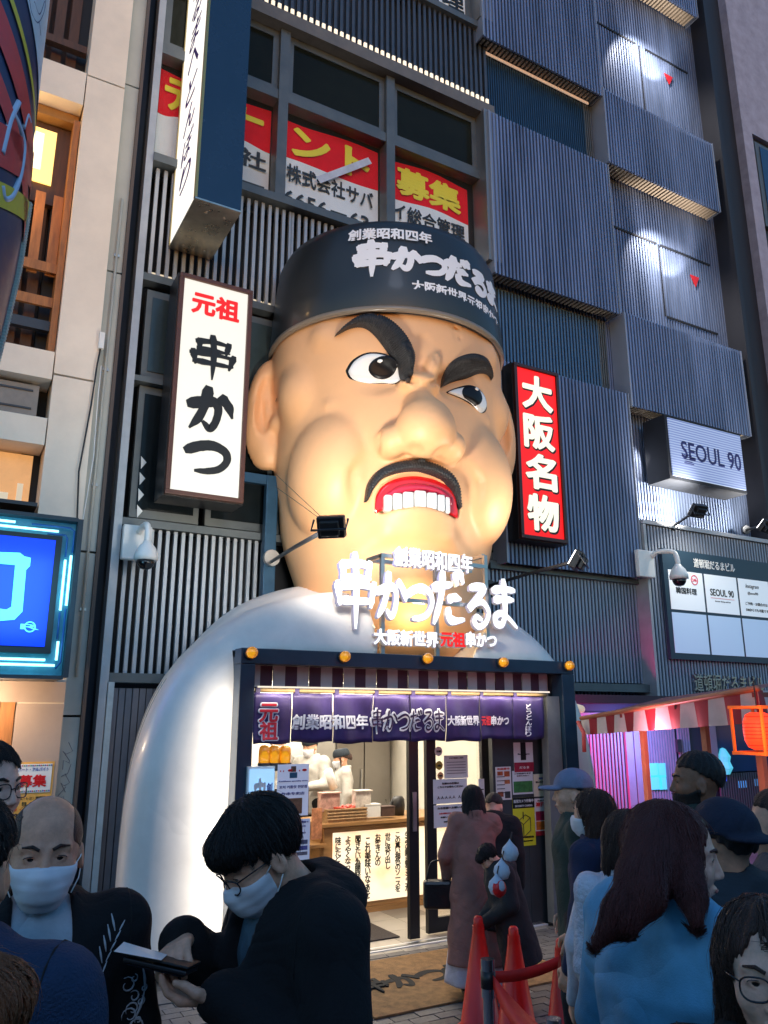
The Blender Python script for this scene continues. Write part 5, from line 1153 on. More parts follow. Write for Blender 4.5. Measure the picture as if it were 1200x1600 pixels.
# ------------------------------------------------------------------ cones and barrier
m_cone = M('cone_red', (.75, .012, .006), .35, nz=.12, sc=5, coat=.15)
def cone(px, py_top, H, label, base=True):
    # top of the cone seen at px, py_top, its tip H metres above the ground
    p = atZ(px, py_top, H); t = thing('traffic_cone', (p[0], p[1], 0), label, 'traffic cone', 'red cones of the queue barrier')
    MB().lathe((p[0], p[1], .02), [(.19, .0), (.19, .02), (.155, .05), (.13, .07), (.032, H - .07), (.03, H - .035), (.022, H - .022), (.01, H - .02)], 28).build('body', m_cone, t, smooth=True)
    MB().box(p[0] - .2, p[0] + .2, p[1] - .2, p[1] + .2, .02, .045).build('base', m_black, t, bevel=.015)
    MB().lathe((p[0], p[1], H - .1), [(.041, 0), (.037, .05)], 20, cap=False).build('band', m_cone, t, smooth=True)
    return p
c1 = cone(747, 1431, .72, 'leftmost red traffic cone, tallest in the picture'); c2 = cone(802, 1447, .72, 'middle red traffic cone, behind the red belt'); c3 = cone(876, 1466, .72, 'rightmost red traffic cone beside the white fleece coat')
def stanchion(px, py, H, lbl):
    p = atZ(px, py, H); t = thing('barrier_post', (p[0], p[1], 0), lbl, 'barrier post', 'belt barrier posts')
    MB().lathe((p[0], p[1], 0.02), [(.17, 0), (.17, .02), (.06, .035), (.033, .05), (.033, H - .2), (.04, H - .198), (.04, H - .0), (.03, H + .0)], 24).build('pole', M('chrome', (.45, .5, .6), .18, metal=1), t, smooth=False)
    MB().lathe((p[0], p[1], H - .13), [(.043, 0), (.043, .09)], 24).build('belt_head', m_black, t, smooth=True)
    return p
s1 = stanchion(762, 1504, .62, 'chrome belt barrier post in front of the leftmost cone')
s0 = stanchion(865, 1598, .5, 'chrome belt barrier post at the bottom edge below the right cone')
def belt(a, b, sag, lbl, w=.048, tw=0.):
    n = 24; V = []; F = []
    a, b = np.array(a), np.array(b)
    for i in range(n + 1):
        u = i / n; p = a + (b - a) * u - np.array([0, 0, sag * 4 * u * (1 - u)]); tt = tw * math.sin(math.pi * u)
        V += [p + np.array([tt * w, 0, w / 2]), p - np.array([tt * w, 0, w / 2])]
        if i: F.append((2 * i - 2, 2 * i - 1, 2 * i + 1, 2 * i))
    o = MB().raw(V, F).build('barrier_belt', M('belt_red', (.75, .02, .015), .5, nz=.1), None, smooth=True, loc=tuple(a)); tag(o, lbl, 'belt', 'red queue belts')
    so = o.modifiers.new('thick', 'SOLIDIFY'); so.thickness = .003
hd = lambda p, H: (p[0], p[1], H - .085)
belt((s1[0] + .04, s1[1], .54), (c3[0] + .02, c3[1] - .04, .63), .03, 'red belt running right from the chrome post to the right cone', .062)
belt((s1[0], s1[1] - .045, .53), tuple(atZ(860, 1625, .42)), .05, 'red belt drooping towards the bottom edge', .07, .5)

# ------------------------------------------------------------------ festival stall on the right
sa = atD(1180, 1083, 5.6); sb = atD(905, 1124, 8.3); sa[2] = 2.2; 
stl = thing('festival_stall', (sa[0], sa[1], 0), 'festival stall with a red and white striped awning and orange-lit posts', 'stall')
sr = sa + (sa - sb) * .0 + np.array([2.6, -.3, 0])
zt0 = at(905, 1124, sb[1])[2]; zt1 = 2.16
awn = [M('awning_red', (.33, .015, .03), .7, nz=.15), M('awning_white', (.6, .55, .52), .7, nz=.12)]
d_ = (sa - sb); d_[2] = 0; Ls = np.linalg.norm(d_); d_ /= Ls; nst = 15
def awn_pt(u, v, sag=0):    # u along, v down (0..1)
    p = sb + d_ * Ls * u; p[2] = zt0 + (zt1 - zt0) * u - .2 * v * (1 - .25 * (1 - u)); q = np.array([d_[1], -d_[0], 0]) * (.02 * math.sin(u * 50) * v - .02); return p + q
for k in range(nst):
    u0, u1 = k / nst, (k + 1) / nst; V = []; F = []
    for i in range(4):
        for j in range(4): V.append(awn_pt(u0 + (u1 - u0) * i / 3, j / 3))
    for i in range(3):
        for j in range(3): q = i * 4 + j; F.append((q, q + 1, q + 5, q + 4))
    MB().raw(V, F).build('awning_stripe', awn[(k + 1) % 2], stl, smooth=True)
e = np.array([.87, .2, 0]); 
for k in range(10):   # front side running right from the near corner
    p, q = sa + e * .16 * k, sa + e * .16 * (k + 1); w0, w1 = .015 * math.sin(k), .015 * math.sin(k + 1)
    MB().raw([(p[0], p[1] + w0, 2.16), (q[0], q[1] + w1, 2.16), (q[0], q[1] - w1, 1.97), (p[0], p[1] - w0, 1.97)], [(0, 1, 2, 3)]).build('awning_stripe', awn[k % 2], stl)
rf = [sb + np.array([0, 0, 0]), sa.copy(), sa + e * 1.6, sb + e * 1.9]; rf[0][2] = zt0; rf[1][2] = 2.16; rf[2][2] = 2.3; rf[3][2] = 2.2
MB().raw([tuple(p + np.array([0, 0, .003])) for p in rf], [(0, 1, 2, 3)]).build('awning_top', M('awning_top', (.25, .1, .1), .7), stl)
for u in (.0, .33, .66, 1.0): p = sb + d_ * Ls * u; z_ = (zt0 + (zt1 - zt0) * u); MB().bar((p[0] + .03, p[1] + .03, z_ - .03), tuple(p[:2] + e[:2] * 1.5) + (z_ + .0,), .03).build('roof_rib', M('ribs_red', (.2, .04, .03), .6), stl)
MB().tube([awn_pt(u, 0) + np.array([0, 0, .01]) for u in np.linspace(0, 1, 8)], .02, 8).build('awning_pole', M('pole_orange', (.5, .2, .1), .5), stl, smooth=True)
m_post = M('post_orange_light', (.65, .25, .12), .5, nz=.2)  # orange light falling on the posts put into their colour
def post(px0, py0, px1, py1, Dt):
    a = atD(px0, py0, Dt); b = atD(px1, py1, Dt); x, y = (a[0] + b[0]) / 2, (a[1] + b[1]) / 2
    B('post', m_post, stl, x - .022, x + .022, y - .022, y + .022, 0, a[2])
post(1004, 1140, 1014, 1255, 7.3); post(1099, 1122, 1110, 1225, 6.4); post(1186, 1172, 1200, 1260, 5.7)
MB().tube([atD(903, 1128, 8.2), atD(912, 1145, 8.1), atD(913, 1175, 8.1)], .02, 8).build('tassel', M('tassel_red', (.6, .1, .08), .6), stl, smooth=True)
# lantern
lp = atD(1186, 1142, 5.5); ln = thing('paper_lantern', lp, 'glowing red paper lantern in an orange frame hanging from the stall corner', 'lantern')
V = [(.04, -.11), (.07, -.095), (.086, -.055), (.09, 0), (.086, .055), (.07, .095), (.04, .11)]
MB().lathe(lp, V, 28).build('shade', M('lantern_red_lit', (.8, .05, .02), .5, emit=(1, .035, .008), es=1.9), ln, smooth=True)
for k in range(-4, 5): z = .021 * k; r_ = .0908 - 2.3 * z * z; MB().lathe(lp, [(r_ + .0005, z - .002), (r_ + .0005, z + .002)], 28, cap=False).build('hoop', M('lantern_hoop', (.2, .01, .01), .6), ln)
MB().lathe(lp, [(.02, -.09), (.035, 0), (.02, .09)], 12).build('bulb_glow', M('lantern_core', (1, .5, .1), .5, emit=(1, .5, .1), es=6), ln)
sq = .105
mf = MB()
for sx_ in (-1, 1):
    for sy_ in (-1, 1): mf.box(lp[0] + sx_ * sq - .007, lp[0] + sx_ * sq + .007, lp[1] + sy_ * sq - .007, lp[1] + sy_ * sq + .007, lp[2] - .13, lp[2] + .13)
for z in (-.14, .13): mf.box(lp[0] - sq - .012, lp[0] + sq + .012, lp[1] - sq - .012, lp[1] - sq + .012, lp[2] + z, lp[2] + z + .02).box(lp[0] - sq - .012, lp[0] + sq + .012, lp[1] + sq - .012, lp[1] + sq + .012, lp[2] + z, lp[2] + z + .02)
for sx_ in (-1, 1):
    for z in (-.14, .13): mf.box(lp[0] + sx_ * sq - .012, lp[0] + sx_ * sq + .012, lp[1] - sq + .012, lp[1] + sq - .012, lp[2] + z + .002, lp[2] + z + .018)
mf.build('frame', M('frame_orange', (.7, .25, .03), .5), ln)  # plain dark orange frame, not emissive
MB().tube([lp + np.array([0, 0, .14]), lp + np.array([0, 0, .3])], .004, 5).build('cord', m_black, ln)
lamp('lantern_light', 'POINT', lp - np.array([.25, .2, 0]), 10, (1, .2, .06), size=.12)
lamp('stall_light', 'POINT', atD(1010, 1150, 6.8), 16, (1, .3, .4), size=.08)
# shop wall behind the stall
W2 = 9.15
wl2 = thing('side_shop_front', (7.2, W2, 0), 'ribbed side shop front lit pink and violet behind the stall', 'shop front')
def wx(px, py=1200): return at(px, py, W2)[0]
m_rw = M('ribs_pale', (.26, .24, .27), .45, nz=.1)
ribs(wx(914), wx(978), 0, 1.95, W2, .07, .03, m_rw, 'ribbed_panel', wl2); ribs(wx(1006), wx(1060), 0, 1.95, W2, .06, .03, m_rw, 'ribbed_door', wl2); ribs(wx(1064), wx(1082), 0, 1.95, W2, .06, .03, m_rw, 'ribbed_panel', wl2)
B('wall', M('side_dark', (.03, .03, .045), .6), wl2, 6.0, 13.2, W2 + .08, W2 + .2, 0, 2.2)
B('door_frame', m_rw, wl2, wx(979), wx(990), W2 - .03, W2 + .05, 0, 1.98); B('door_frame', m_rw, wl2, wx(992), wx(1004), W2 - .03, W2 + .05, 0, 1.98); B('header', m_rw, wl2, 6.1, wx(1090), W2 - .03, W2 + .05, 1.98, 2.05)
B('door_frame', m_rw, wl2, wx(1112), wx(1122), W2 - .03, W2 + .05, 0.9, 1.98)
B('window', M('night_blue_glass'), wl2, wx(1123), wx(1240), W2 + .02, W2 + .07, 1.1, 1.98); ribs(wx(1123), wx(1240), 0, 1.08, W2, .06, .025, M('ribs_dark', (.08, .08, .09), .5), 'ribbed_panel', wl2)
B('handle', m_dkmetal, wl2, wx(1057), wx(1064), W2 - .06, W2 - .03, at(1060, 1175, W2)[2], at(1060, 1155, W2)[2])
mc = M('cyan_decal', (.1, .5, .55), .4, emit=(.1, .6, .75), es=.7)
for px, py, s_ in ((1022, 1203, .1), (1034, 1203, .09), (1026, 1222, .12), (1036, 1222, .08)): p = at(px, py, W2 - .02); B('decal', mc, wl2, p[0] - s_, p[0] + s_, W2 - .02, W2 - .012, p[2] - .11, p[2] + .1)
p = at(1131, 1190, W2 - .0); MB().lathe((p[0], W2 - .0, p[2] - .2), [(.08, 0), (.14, .1), (.1, .2), (.12, .28), (.05, .4), (.01, .42)], 10, sx=1).build('cyan_figure', mc, wl2)
for px, py, c in ((1130, 1215, (.05, .1, .8)), (1160, 1225, (.1, .4, .9)), (1185, 1222, (.1, .3, .6))): p = at(px, py, W2); B('window_glow', M('glow_%d' % px, c, .5, emit=c, es=.5), wl2, p[0] - .12, p[0] + .12, W2 + .008, W2 + .016, p[2] - .06, p[2] + .05)
lamp('magenta_light', 'AREA', (7.05, 8.5, 1.9), 260, (1, .02, .25), target=(7.6, 9.2, 1.0), size=.3)
lamp('violet_light', 'AREA', (9.4, 8.4, 1.9), 55, (.25, .3, 1), target=(9.6, 9.2, 1.0), size=.4)
t = thing('rolled_awning', at(905, 1106, 8.4), 'pale rolled fabric tube above the pink lit panel', 'fabric roll'); p = at(893, 1104, 8.0); q = at(908, 1108, 8.4); MB().tube([tuple(p), tuple(q)], .055, 12).build('roll', M('lamp_cream'), t, smooth=True)

# ------------------------------------------------------------------ people
def fab(name, c=(.5,.5,.5), bump=.25, bsc=120, rough=.85, nz=.2, wr=.3, wsc=5.): return M(name, c, rough, nz=nz, sc=9, bump=bump, bsc=bsc, wr=wr, wsc=wsc)
skins = {k: M('skin_' + k, c, .52, nz=.28, sc=26, sss=.12, bump=.16, bsc=160) for k, c in dict(light=(.7, .38, .25), warm=(.64, .32, .2), brown=(.24, .11, .06), pale=(.75, .44, .33)).items()}
def hairm(n_, c): return M('hair_' + n_, c, .45, nz=.5, sc=60, bump=1., bsc=140, stretch=(3, 3, .25))
h_black = hairm('black', (.012, .01, .01)); h_dark = hairm('dark_brown', (.06, .03, .022)); h_red = hairm('auburn', (.12, .028, .024)); h_brown = hairm('brown', (.3, .11, .045))
m_mask = M('surgical_mask', (.68, .7, .74), .75, nz=.05, bump=.05, bsc=60, stretch=(.3, .3, 3)); m_glr = M('glasses_frame', (.015, .015, .02), .25)
m_lensg = M('lens_glass', (.9, .93, 1), .02, trans=1, alpha=.18)
def rotm(yaw=0, pitch=0, roll=0):   # yaw left +, pitch down +
    return np.array(Matrix.Rotation(R(yaw), 3, 'Z') @ Matrix.Rotation(-R(pitch), 3, 'X') @ Matrix.Rotation(R(roll), 3, 'Y'))
def fold(X, Y, Z, a, s=1., ph=0.): return a * (np.sin(19 * s * Z + 5 * np.sin(7 * X + ph) + 3 * Y) * .55 + np.sin(31 * s * (Z * .6 + X * .7) + 4 * np.sin(11 * Y + ph)) * .3 + np.sin(43 * s * (Z * .3 - X) + 5 * np.sin(9 * Z)) * .2)
def face_sdf(X, Y, Z, fem=0.):
    A = np.abs(X)
    d = ell(X, Y, Z, (0, -.012, .03), (.077, .097, .09))
    d = smin(d, ell(X, Y, Z, (0, .018, -.03), (.066 - .004 * fem, .074, .083)), .03)
    d = smin(d, ell(X, Y, Z, (0, .042, -.092), (.034 - .006 * fem, .036, .024)), .03)
    d = smin(d, ell(A, Y, Z, (.038, .055, -.03), (.025, .025, .025)), .02)
    d = smin(d, cap(A, Y, Z, (.012, .083, .022), (.046, .068, .022), .009, .007), .012)
    d = smax(d, -ell(A, Y, Z, (.031, .1, .002), (.021, .015, .011)), .008)
    d = smin(d, ell(A, Y, Z, (.031, .073, .002), (.0165, .0145, .0125)), .003)
    d = smax(d, -ell(A, Y, Z, (.031, .095, .001), (.014, .016, .0046), ry=4), .0015)
    d = smin(d, cap(X, Y, Z, (0, .086, .012), (0, .104, -.032), .008, .011), .01); d = smin(d, ell(A, Y, Z, (.011, .094, -.037), (.009, .01, .007)), .006)
    d = smin(d, ell(X, Y, Z, (0, .085, -.064), (.023, .013, .0065)), .006); d = smin(d, ell(X, Y, Z, (0, .083, -.074), (.02, .012, .0065)), .006)
    e = ell(A, Y, Z, (.08, -.008, -.015), (.01, .019, .031), ry=6); e = smax(e, -ell(A, Y, Z, (.09, -.002, -.012), (.006, .012, .022)), .004)
    d = smin(d, e, .008)
    return smin(d, cap(X, Y, Z, (0, -.02, -.07), (0, -.035, -.21), .05, .058), .03)
def hair_sdf(style, L_):
    def f(X, Y, Z):
        an = np.arctan2(X, Y + .02); g = .0022 * np.sin(17 * an + 5 * np.sin(14 * Z)) + .0012 * np.sin(53 * an + 9 * Z * 4)
        d = ell(X, Y, Z, (0, -.018, .036), (.086, .106, .096))
        if style == 'short':
            zb = np.clip(.035 + .55 * Y, -.075, .07) + .008 * np.sin(26 * X * 3 + 1)
            d = smax(d, zb - Z, .006)
        elif style == 'bangs':
            zb = np.where(Y > .02, .03 + .006 * np.sin(90 * X), np.clip(.0 + .5 * Y, -.08, .05)); d = smin(d, ell(X, Y, Z, (0, .055, .06), (.075, .05, .045)), .02); d = smax(d, zb - Z, .006)
        elif style == 'balding':
            d = ell(X, Y, Z, (0, -.016, .028), (.0815, .102, .092)); zb = np.clip(.0 + .5 * Y, -.08, .04); d = smax(d, zb - Z, .004); d = smax(d, Y - .062, .008); d = smax(d, -smax(np.abs(X) - .052, -.03 - Y, .01), .01); g = 0
        elif style in ('long', 'bob'):
            A = np.abs(X)
            d = ell(X, Y, Z, (0, -.02, .032), (.088, .108, .098))
            s = cap(A, Y, Z, (.048, -.03, .0), (.07, -.035, -L_), .044, .022 if L_ > .2 else .034); b = ell(X, Y, Z, (0, -.065, -L_ * .45), (.085, .05, L_ * .62))
            d = smin(smin(d, s, .03), b, .04)
            face = np.maximum(np.maximum(A - .062 + .1 * np.maximum(Z - .02, 0) * 6, .0 - Y), Z - .075); d = smax(d, -face, .012)
        elif style == 'bun':
            d = smin(d, ell(X, Y, Z, (0, -.12, .0), (.04, .04, .06)), .02); zb = np.clip(.035 + .55 * Y, -.08, .07); d = smax(d, zb - Z, .006); d = smin(d, cap(np.abs(X), Y, Z, (.08, .02, .02), (.083, .03, -.13), .012, .006), .01)
        return d + g
    return f
def strands(f, n, steps, ln, crown, seedn, lift=.002, rad=.0009, grav=.35, keep=None, curl=.0, faceZ=.035):
    rg = np.random.default_rng(seedn)
    d = rg.normal(size=(n * 3, 3)); d /= np.linalg.norm(d, axis=1)[:, None]
    p = np.array([0, -.02, .03]) + d * .02
    ev = lambda q: f(q[:, 0], q[:, 1], q[:, 2])
    for _ in range(40): p = p + d * np.clip(-ev(p), -.01, .02)[:, None] * .9
    ok = np.abs(ev(p)) < .003
    if keep is not None: ok &= keep(p)
    p = p[ok][:n]; n = len(p)
    if not n: return np.zeros((0, 3)), np.zeros((0, 4), int)
    def grad(q):
        e = .002; g = np.stack([ev(q + np.array([e, 0, 0])) - ev(q - np.array([e, 0, 0])), ev(q + np.array([0, e, 0])) - ev(q - np.array([0, e, 0])), ev(q + np.array([0, 0, e])) - ev(q - np.array([0, 0, e]))], 1)
        return g / (np.linalg.norm(g, axis=1)[:, None] + 1e-9)
    L = ln * rg.uniform(.5, 1.15, n)[:, None] / steps; jit = rg.normal(size=(n, 3)) * .16; off = rg.uniform(.0003, lift, n); path = [p]
    c = np.array(crown)
    for k in range(steps):
        g = grad(p); v = p - c; v /= np.linalg.norm(v, axis=1)[:, None] + 1e-6; v = v + np.array([0, 0, -grav * (1 + k / steps)]) + jit + curl * np.sin(k * 1.3 + jit[:, :1] * 30)
        v -= g * (v * g).sum(1)[:, None]; v /= np.linalg.norm(v, axis=1)[:, None] + 1e-9
        p = p + v * L; g = grad(p); tgt = off + (lift * 1.5 * (k / steps) ** 2) * rg.uniform(0, 1, n); p = p - g * (ev(p) - tgt)[:, None] * .8
        path.append(p)
    A = np.stack(path, 1); K = steps + 1
    infa = (A[..., 1] > .035) & (np.abs(A[..., 0]) < .064) & (A[..., 2] < faceZ); A = A[~infa[:, 1:].any(1)]; n = len(A)
    if not n: return np.zeros((0, 3)), np.zeros((0, 4), int)
    t = np.gradient(A, axis=1); t /= np.linalg.norm(t, axis=2)[..., None] + 1e-9
    g = np.stack([grad(A[:, k]) for k in range(K)], 1); sd = np.cross(t, g); sd /= np.linalg.norm(sd, axis=2)[..., None] + 1e-9
    r = rad * (1 - .75 * np.linspace(0, 1, K) ** 2)[None, :, None]
    V = np.stack([A + sd * r, A + g * r * .9, A - sd * r], 2).reshape(-1, 3)
    i = (np.arange(n)[:, None] * K + np.arange(steps)[None]).ravel() * 3
    F = np.concatenate([np.stack([i, i + 1, i + 4, i + 3], 1), np.stack([i + 1, i + 2, i + 5, i + 4], 1)])
    return V, F
def person(label, head_px=None, D=3., yaw=0., lean=0., hyaw=0., hpitch=0., hroll=0., hair='short', hairL=.25, hmat=None, skin='light', top=None, topr=1., hem=.8, flare=0., legs=None, fem=0., mask=False, glasses=False, hat=None, hatm=None,
           arms=None, hands=(), vox=.02, hvox=.007, collar=True, hood=False, pos=None, H=1.7, skirt=None, skirtm=None, nstr=0, extra=None, innercol=True, name='person', grp=None, foldamp=.007, fuzzy=0., beard=None, inner=None, eyes=True, brows=True):
    sh = .185 - .02 * fem; neck = np.array([0, -.015, 1.455]); hip = np.array([0, 0, .93])
    RH = rotm(hyaw, hpitch, hroll); Lr = R(lean)
    def up2p(P): q = np.asarray(P, float) - hip; return np.stack([q[..., 0], q[..., 1] * math.cos(Lr) + q[..., 2] * math.sin(Lr), -q[..., 1] * math.sin(Lr) + q[..., 2] * math.cos(Lr)], -1) + hip
    def hd2p(P): return up2p(neck + (np.asarray(P, float) + np.array([0, .025, .125])) @ RH.T)
    yr = R(yaw); Fv = np.array([math.cos(yr), math.sin(yr), 0]); Rv = np.array([math.sin(yr), -math.cos(yr), 0])
    hc = hd2p(np.zeros(3))
    if head_px is not None:
        T = atD(head_px[0], head_px[1], D); s = T[2] / hc[2]; base = np.array([T[0], T[1], 0]) - s * (Rv * hc[0] + Fv * hc[1])
    else: s = H / 1.72; base = np.array([pos[0], pos[1], 0.])
    gz = pos[2] if pos is not None and len(pos) > 2 else .02
    base[2] = gz; s = s if head_px is None else (T[2] - gz) / hc[2]
    def p2w(P): P = np.asarray(P, float) * s; return base + P[..., :1] * Rv + P[..., 1:2] * Fv + P[..., 2:] * np.array([0, 0, 1.])
    root = thing(name, base, label, 'person', grp)
    loc = np.array(root.location)
    def obj(nm, P, F, mat, parent=root): 
        o = bpy.data.objects.new(nm, np_mesh(nm, p2w(P) - loc, F, mat)); COL.objects.link(o); o.parent = parent; ORG[o.name] = root.location.copy(); return o
    arms = arms or {}
    AR = {}
    for sd in (-1, 1):
        e, w = arms.get(sd, ((.235 * sd, -.02, 1.15), (.25 * sd, .06, .9)))
        AR[sd] = (np.array([sh * sd, -.01, 1.395]), np.array(e, float), np.array(w, float))
    # ---- body: one mesh (coarse trunk and limbs under the clothes, fine head and hands)
    def body(X, Y, Z):
        d = chain(X, Y * 1.35, Z, [(0, 0, .95), (0, 0, 1.12), (0, 0, 1.32), (0, -.01, 1.42)], [.135, .12, .14, .07], .04) * .8
        for sd in (-1, 1):
            d = smin(d, chain(X, Y, Z, AR[sd], [.045, .036, .026], .02), .04); 
        return d
    P1, F1 = surface_nets(body, (-.6, -.45, .75), (.6, .75, 1.6), max(vox, .022))
    def legsf(gr):
        def f(X, Y, Z):
            d = None
            for sd in (-1, 1):
                e = chain(X, Y, Z, [(.085 * sd, 0, .93), (.095 * sd, .015 + .03 * sd * (1 if lean == 0 else 0), .5), (.1 * sd, -.02 + .05 * sd * (1 if lean == 0 else 0), .08)], [.085 + gr, .058 + gr, .04 + gr * 1.4], .03); d = e if d is None else smin(d, e, .03)
            return d + (fold(X, Y, Z, .005) if gr else 0)
        return f
    P2, F2 = surface_nets(legsf(0), (-.3, -.25, 0.03), (.3, .25, 1.05), .025)
    P3, F3 = surface_nets(lambda X, Y, Z: face_sdf(X, Y, Z, fem), (-.12, -.14, -.24), (.12, .14, .14), hvox)
    PP = [up2p(P1), P2, hd2p(P3)]; FF = [F1, F2, F3]
    for sd in (-1, 1):
        spec = hands.get(sd) if isinstance(hands, dict) else None
        w = AR[sd][2]; fd = w - AR[sd][1]; fd /= np.linalg.norm(fd)
        if spec: fdir, palm, curl = [np.array(q, float) if hasattr(q, '__len__') else q for q in spec]
        else: fdir, palm, curl = fd, np.array([-sd, 0, 0.]), .5
        fdir /= np.linalg.norm(fdir); palm = palm - fdir * (palm @ fdir); palm /= np.linalg.norm(palm); side = np.cross(fdir, palm)
        tsd = 1 if (np.cross(fdir, palm) @ np.array([0, .7, .7])) > 0 else -1
        def hand(X, Y, Z):
            d = cap(X, Y, Z, w - fd * .03, w + fdir * .015, .026, .025)
            for k in range(4):
                o = side * tsd * (.03 - .02 * k); l = (.9, 1., .94, .76)[k]
                a = w + fdir * .03 + o * .6; b = w + fdir * .085 + o
                d = smin(d, cap(X, Y, Z, a, b, .015, .0115), .012)
                c1_ = b + (fdir * math.cos(curl) + palm * math.sin(curl)) * .036 * l; c2_ = c1_ + (fdir * math.cos(2 * curl) + palm * math.sin(2 * curl)) * .026 * l; c3_ = c2_ + (fdir * math.cos(2.7 * curl) + palm * math.sin(2.7 * curl)) * .018 * l
                d = smin(d, chain(X, Y, Z, [b, c1_, c2_, c3_], [.0105, .0092, .0082, .007], .002), .004)
            t0 = w + fdir * .02 + side * tsd * .022; t1 = w + fdir * .05 + side * tsd * .052 + palm * .02; t2 = t1 + (fdir * .9 + palm * .5) * .03; t3 = t2 + (fdir * .9 + palm * .2 - side * tsd * .2) * .022
            return smin(d, chain(X, Y, Z, [t0, t1, t2, t3], [.017, .0125, .0105, .008], .004), .01)
        hv = .0055 if spec else .009
        c = w + fdir * .06; P4, F4 = surface_nets(hand, c - .14, c + .14, hv); PP.append(up2p(P4)); FF.append(F4)
    n0 = 0; F_ = []
    for P_, f in zip(PP, FF): F_.append(f + n0); n0 += len(P_)
    bo = obj('body', np.concatenate(PP), np.concatenate(F_), skins[skin])
    if eyes:
        for sd in (-1, 1):
            c = hd2p((.031 * sd, .0725, .002)); w_ = p2w(c); ax = p2w(hd2p((.031 * sd, .0725 + .012, .002))) - w_; ax /= np.linalg.norm(ax)
            e = MB().lathe(w_, [(.012 * s * math.cos(t), .012 * s * math.sin(t)) for t in np.linspace(-1.5, 1.5, 8)], 12, ax).build('eye', m_eyew, root, smooth=True)
            MB().lathe(w_, [(.0068 * s, .0102 * s), (.0055 * s, .0115 * s), (.002 * s, .0124 * s)], 12, ax).build('iris', M('iris_dark', (.015, .01, .008), .1), e, smooth=True)
            lid = [hd2p((.031 * sd + .0145 * math.cos(t), .0865 - .005 * abs(math.cos(t)), .002 + .0052 * math.sin(t))) for t in np.linspace(.1, math.pi - .1, 7)]
            MB().tube([p2w(q) for q in lid], .0011 * s, 6).build('eyelid', m_black, root, smooth=True)
        if brows:
            for sd in (-1, 1): MB().tube([p2w(hd2p(q)) for q in ((.014 * sd, .094, .022), (.03 * sd, .09, .03), (.05 * sd, .075, .026))], [.0035 * s, .004 * s, .002 * s], 6).build('eyebrow', hmat or h_black, root, smooth=True)
        if not mask: MB().tube([p2w(hd2p((x, .0985 - x * x * 12, -.069 + .002 * math.cos(x * 80)))) for x in np.linspace(-.021, .021, 7)], .0028 * s, 6).build('mouth', M('lips', (.3, .09, .08), .45), root, smooth=True)
    if hair:
        g0 = hair_sdf(hair, hairL); g = g0
        if extra:
            def w2h(Pw):
                q = (np.array(Pw, float) - base) / s; q = np.array([q @ Rv, q @ Fv, q[2]]) - hip; q = np.array([q[0], q[1] * math.cos(Lr) - q[2] * math.sin(Lr), q[1] * math.sin(Lr) + q[2] * math.cos(Lr)]) + hip
                return (q - neck) @ RH - np.array([0, .025, .125])
            EX = [([w2h(atD(x, y, d_)) for x, y, d_, r_ in ch], [r_ for x, y, d_, r_ in ch]) for ch in extra]
            def g(X, Y, Z):
                d = g0(X, Y, Z)
                for P_, r_ in EX: d = smin(d, chain(X, Y, Z, P_, r_, .03) + .002 * np.sin(90 * X + 3 * np.sin(20 * Z)), .03)
                return d
        lowz = -hairL - .12 if hair in ('long', 'bob') else -.16
        ex_ = .22 if extra else 0; Ph, Fh = surface_nets(g, (-.15 - ex_, -.2 - ex_, lowz - ex_ * .6), (.15 + ex_, .16 + ex_, .17), hvox * (1.0 if hair != 'long' else 1.2))
        if nstr:
            zlim = dict(short=-.05, bangs=-.04, balding=-.06, bun=-.05).get(hair, -1)
            kp = (lambda p: (p[:, 2] > zlim))
            for sd_n, nn_, ln_, lf_, rd_ in ((11, nstr, 1., .0055, .0015), (12, nstr // 14, 1.1, .014, .0007)):
                Vs, Fs = strands(g, nn_, 9 if hair == 'long' else 7, ln_ * {'long': hairL + .05, 'bob': hairL + .04, 'short': .05, 'bangs': .07, 'balding': .015}.get(hair, .06), (0, -.05, .16), sd_n, rad=rd_, lift=lf_ * .75, keep=kp, curl=.12, faceZ=.022 if hair == 'bangs' else .04)
                Fh = np.concatenate([Fh, Fs + len(Ph)]); Ph = np.concatenate([Ph, Vs])
        obj('hair', hd2p(Ph), Fh, hmat or h_black)
    if beard: Pb, Fb = surface_nets(lambda X, Y, Z: smax(smax(face_sdf(X, Y, Z) - .007, Z + .045 - .5 * np.maximum(.05 - Y, 0), .006), np.maximum(-.125 - Z, -.0 - Y), .006), (-.11, -.1, -.16), (.11, .14, .02), hvox); obj('beard', hd2p(Pb), Fb, hmat or h_black)
    if hat == 'cap' or hat == 'capback':
        sg = 1 if hat == 'cap' else -1
        def capf(X, Y, Z):
            d = smax(ell(X, Y, Z, (0, -.015, .045), (.094, .116, .1)), .035 - Z, .008)
            br = smax(smax(ell(X, Y * sg, Z, (0, .11, .03), (.075, .085, .014)), -Y * sg + .04, .004), -9 + 0 * X, .01); return smin(d, br, .012)
        Pc, Fc = surface_nets(capf, (-.12, -.22, -.02), (.12, .22, .17), hvox); obj('cap', hd2p(Pc), Fc, hatm)
    if hat == 'cook':
        Pc, Fc = surface_nets(lambda X, Y, Z: smax(smax(ell(X, Y, Z, (0, -.015, .06), (.097, .117, .1)), .03 - Z, .006), Z - .13, .015), (-.12, -.16, 0), (.12, .14, .16), hvox); obj('cook_hat', hd2p(Pc), Fc, hatm)
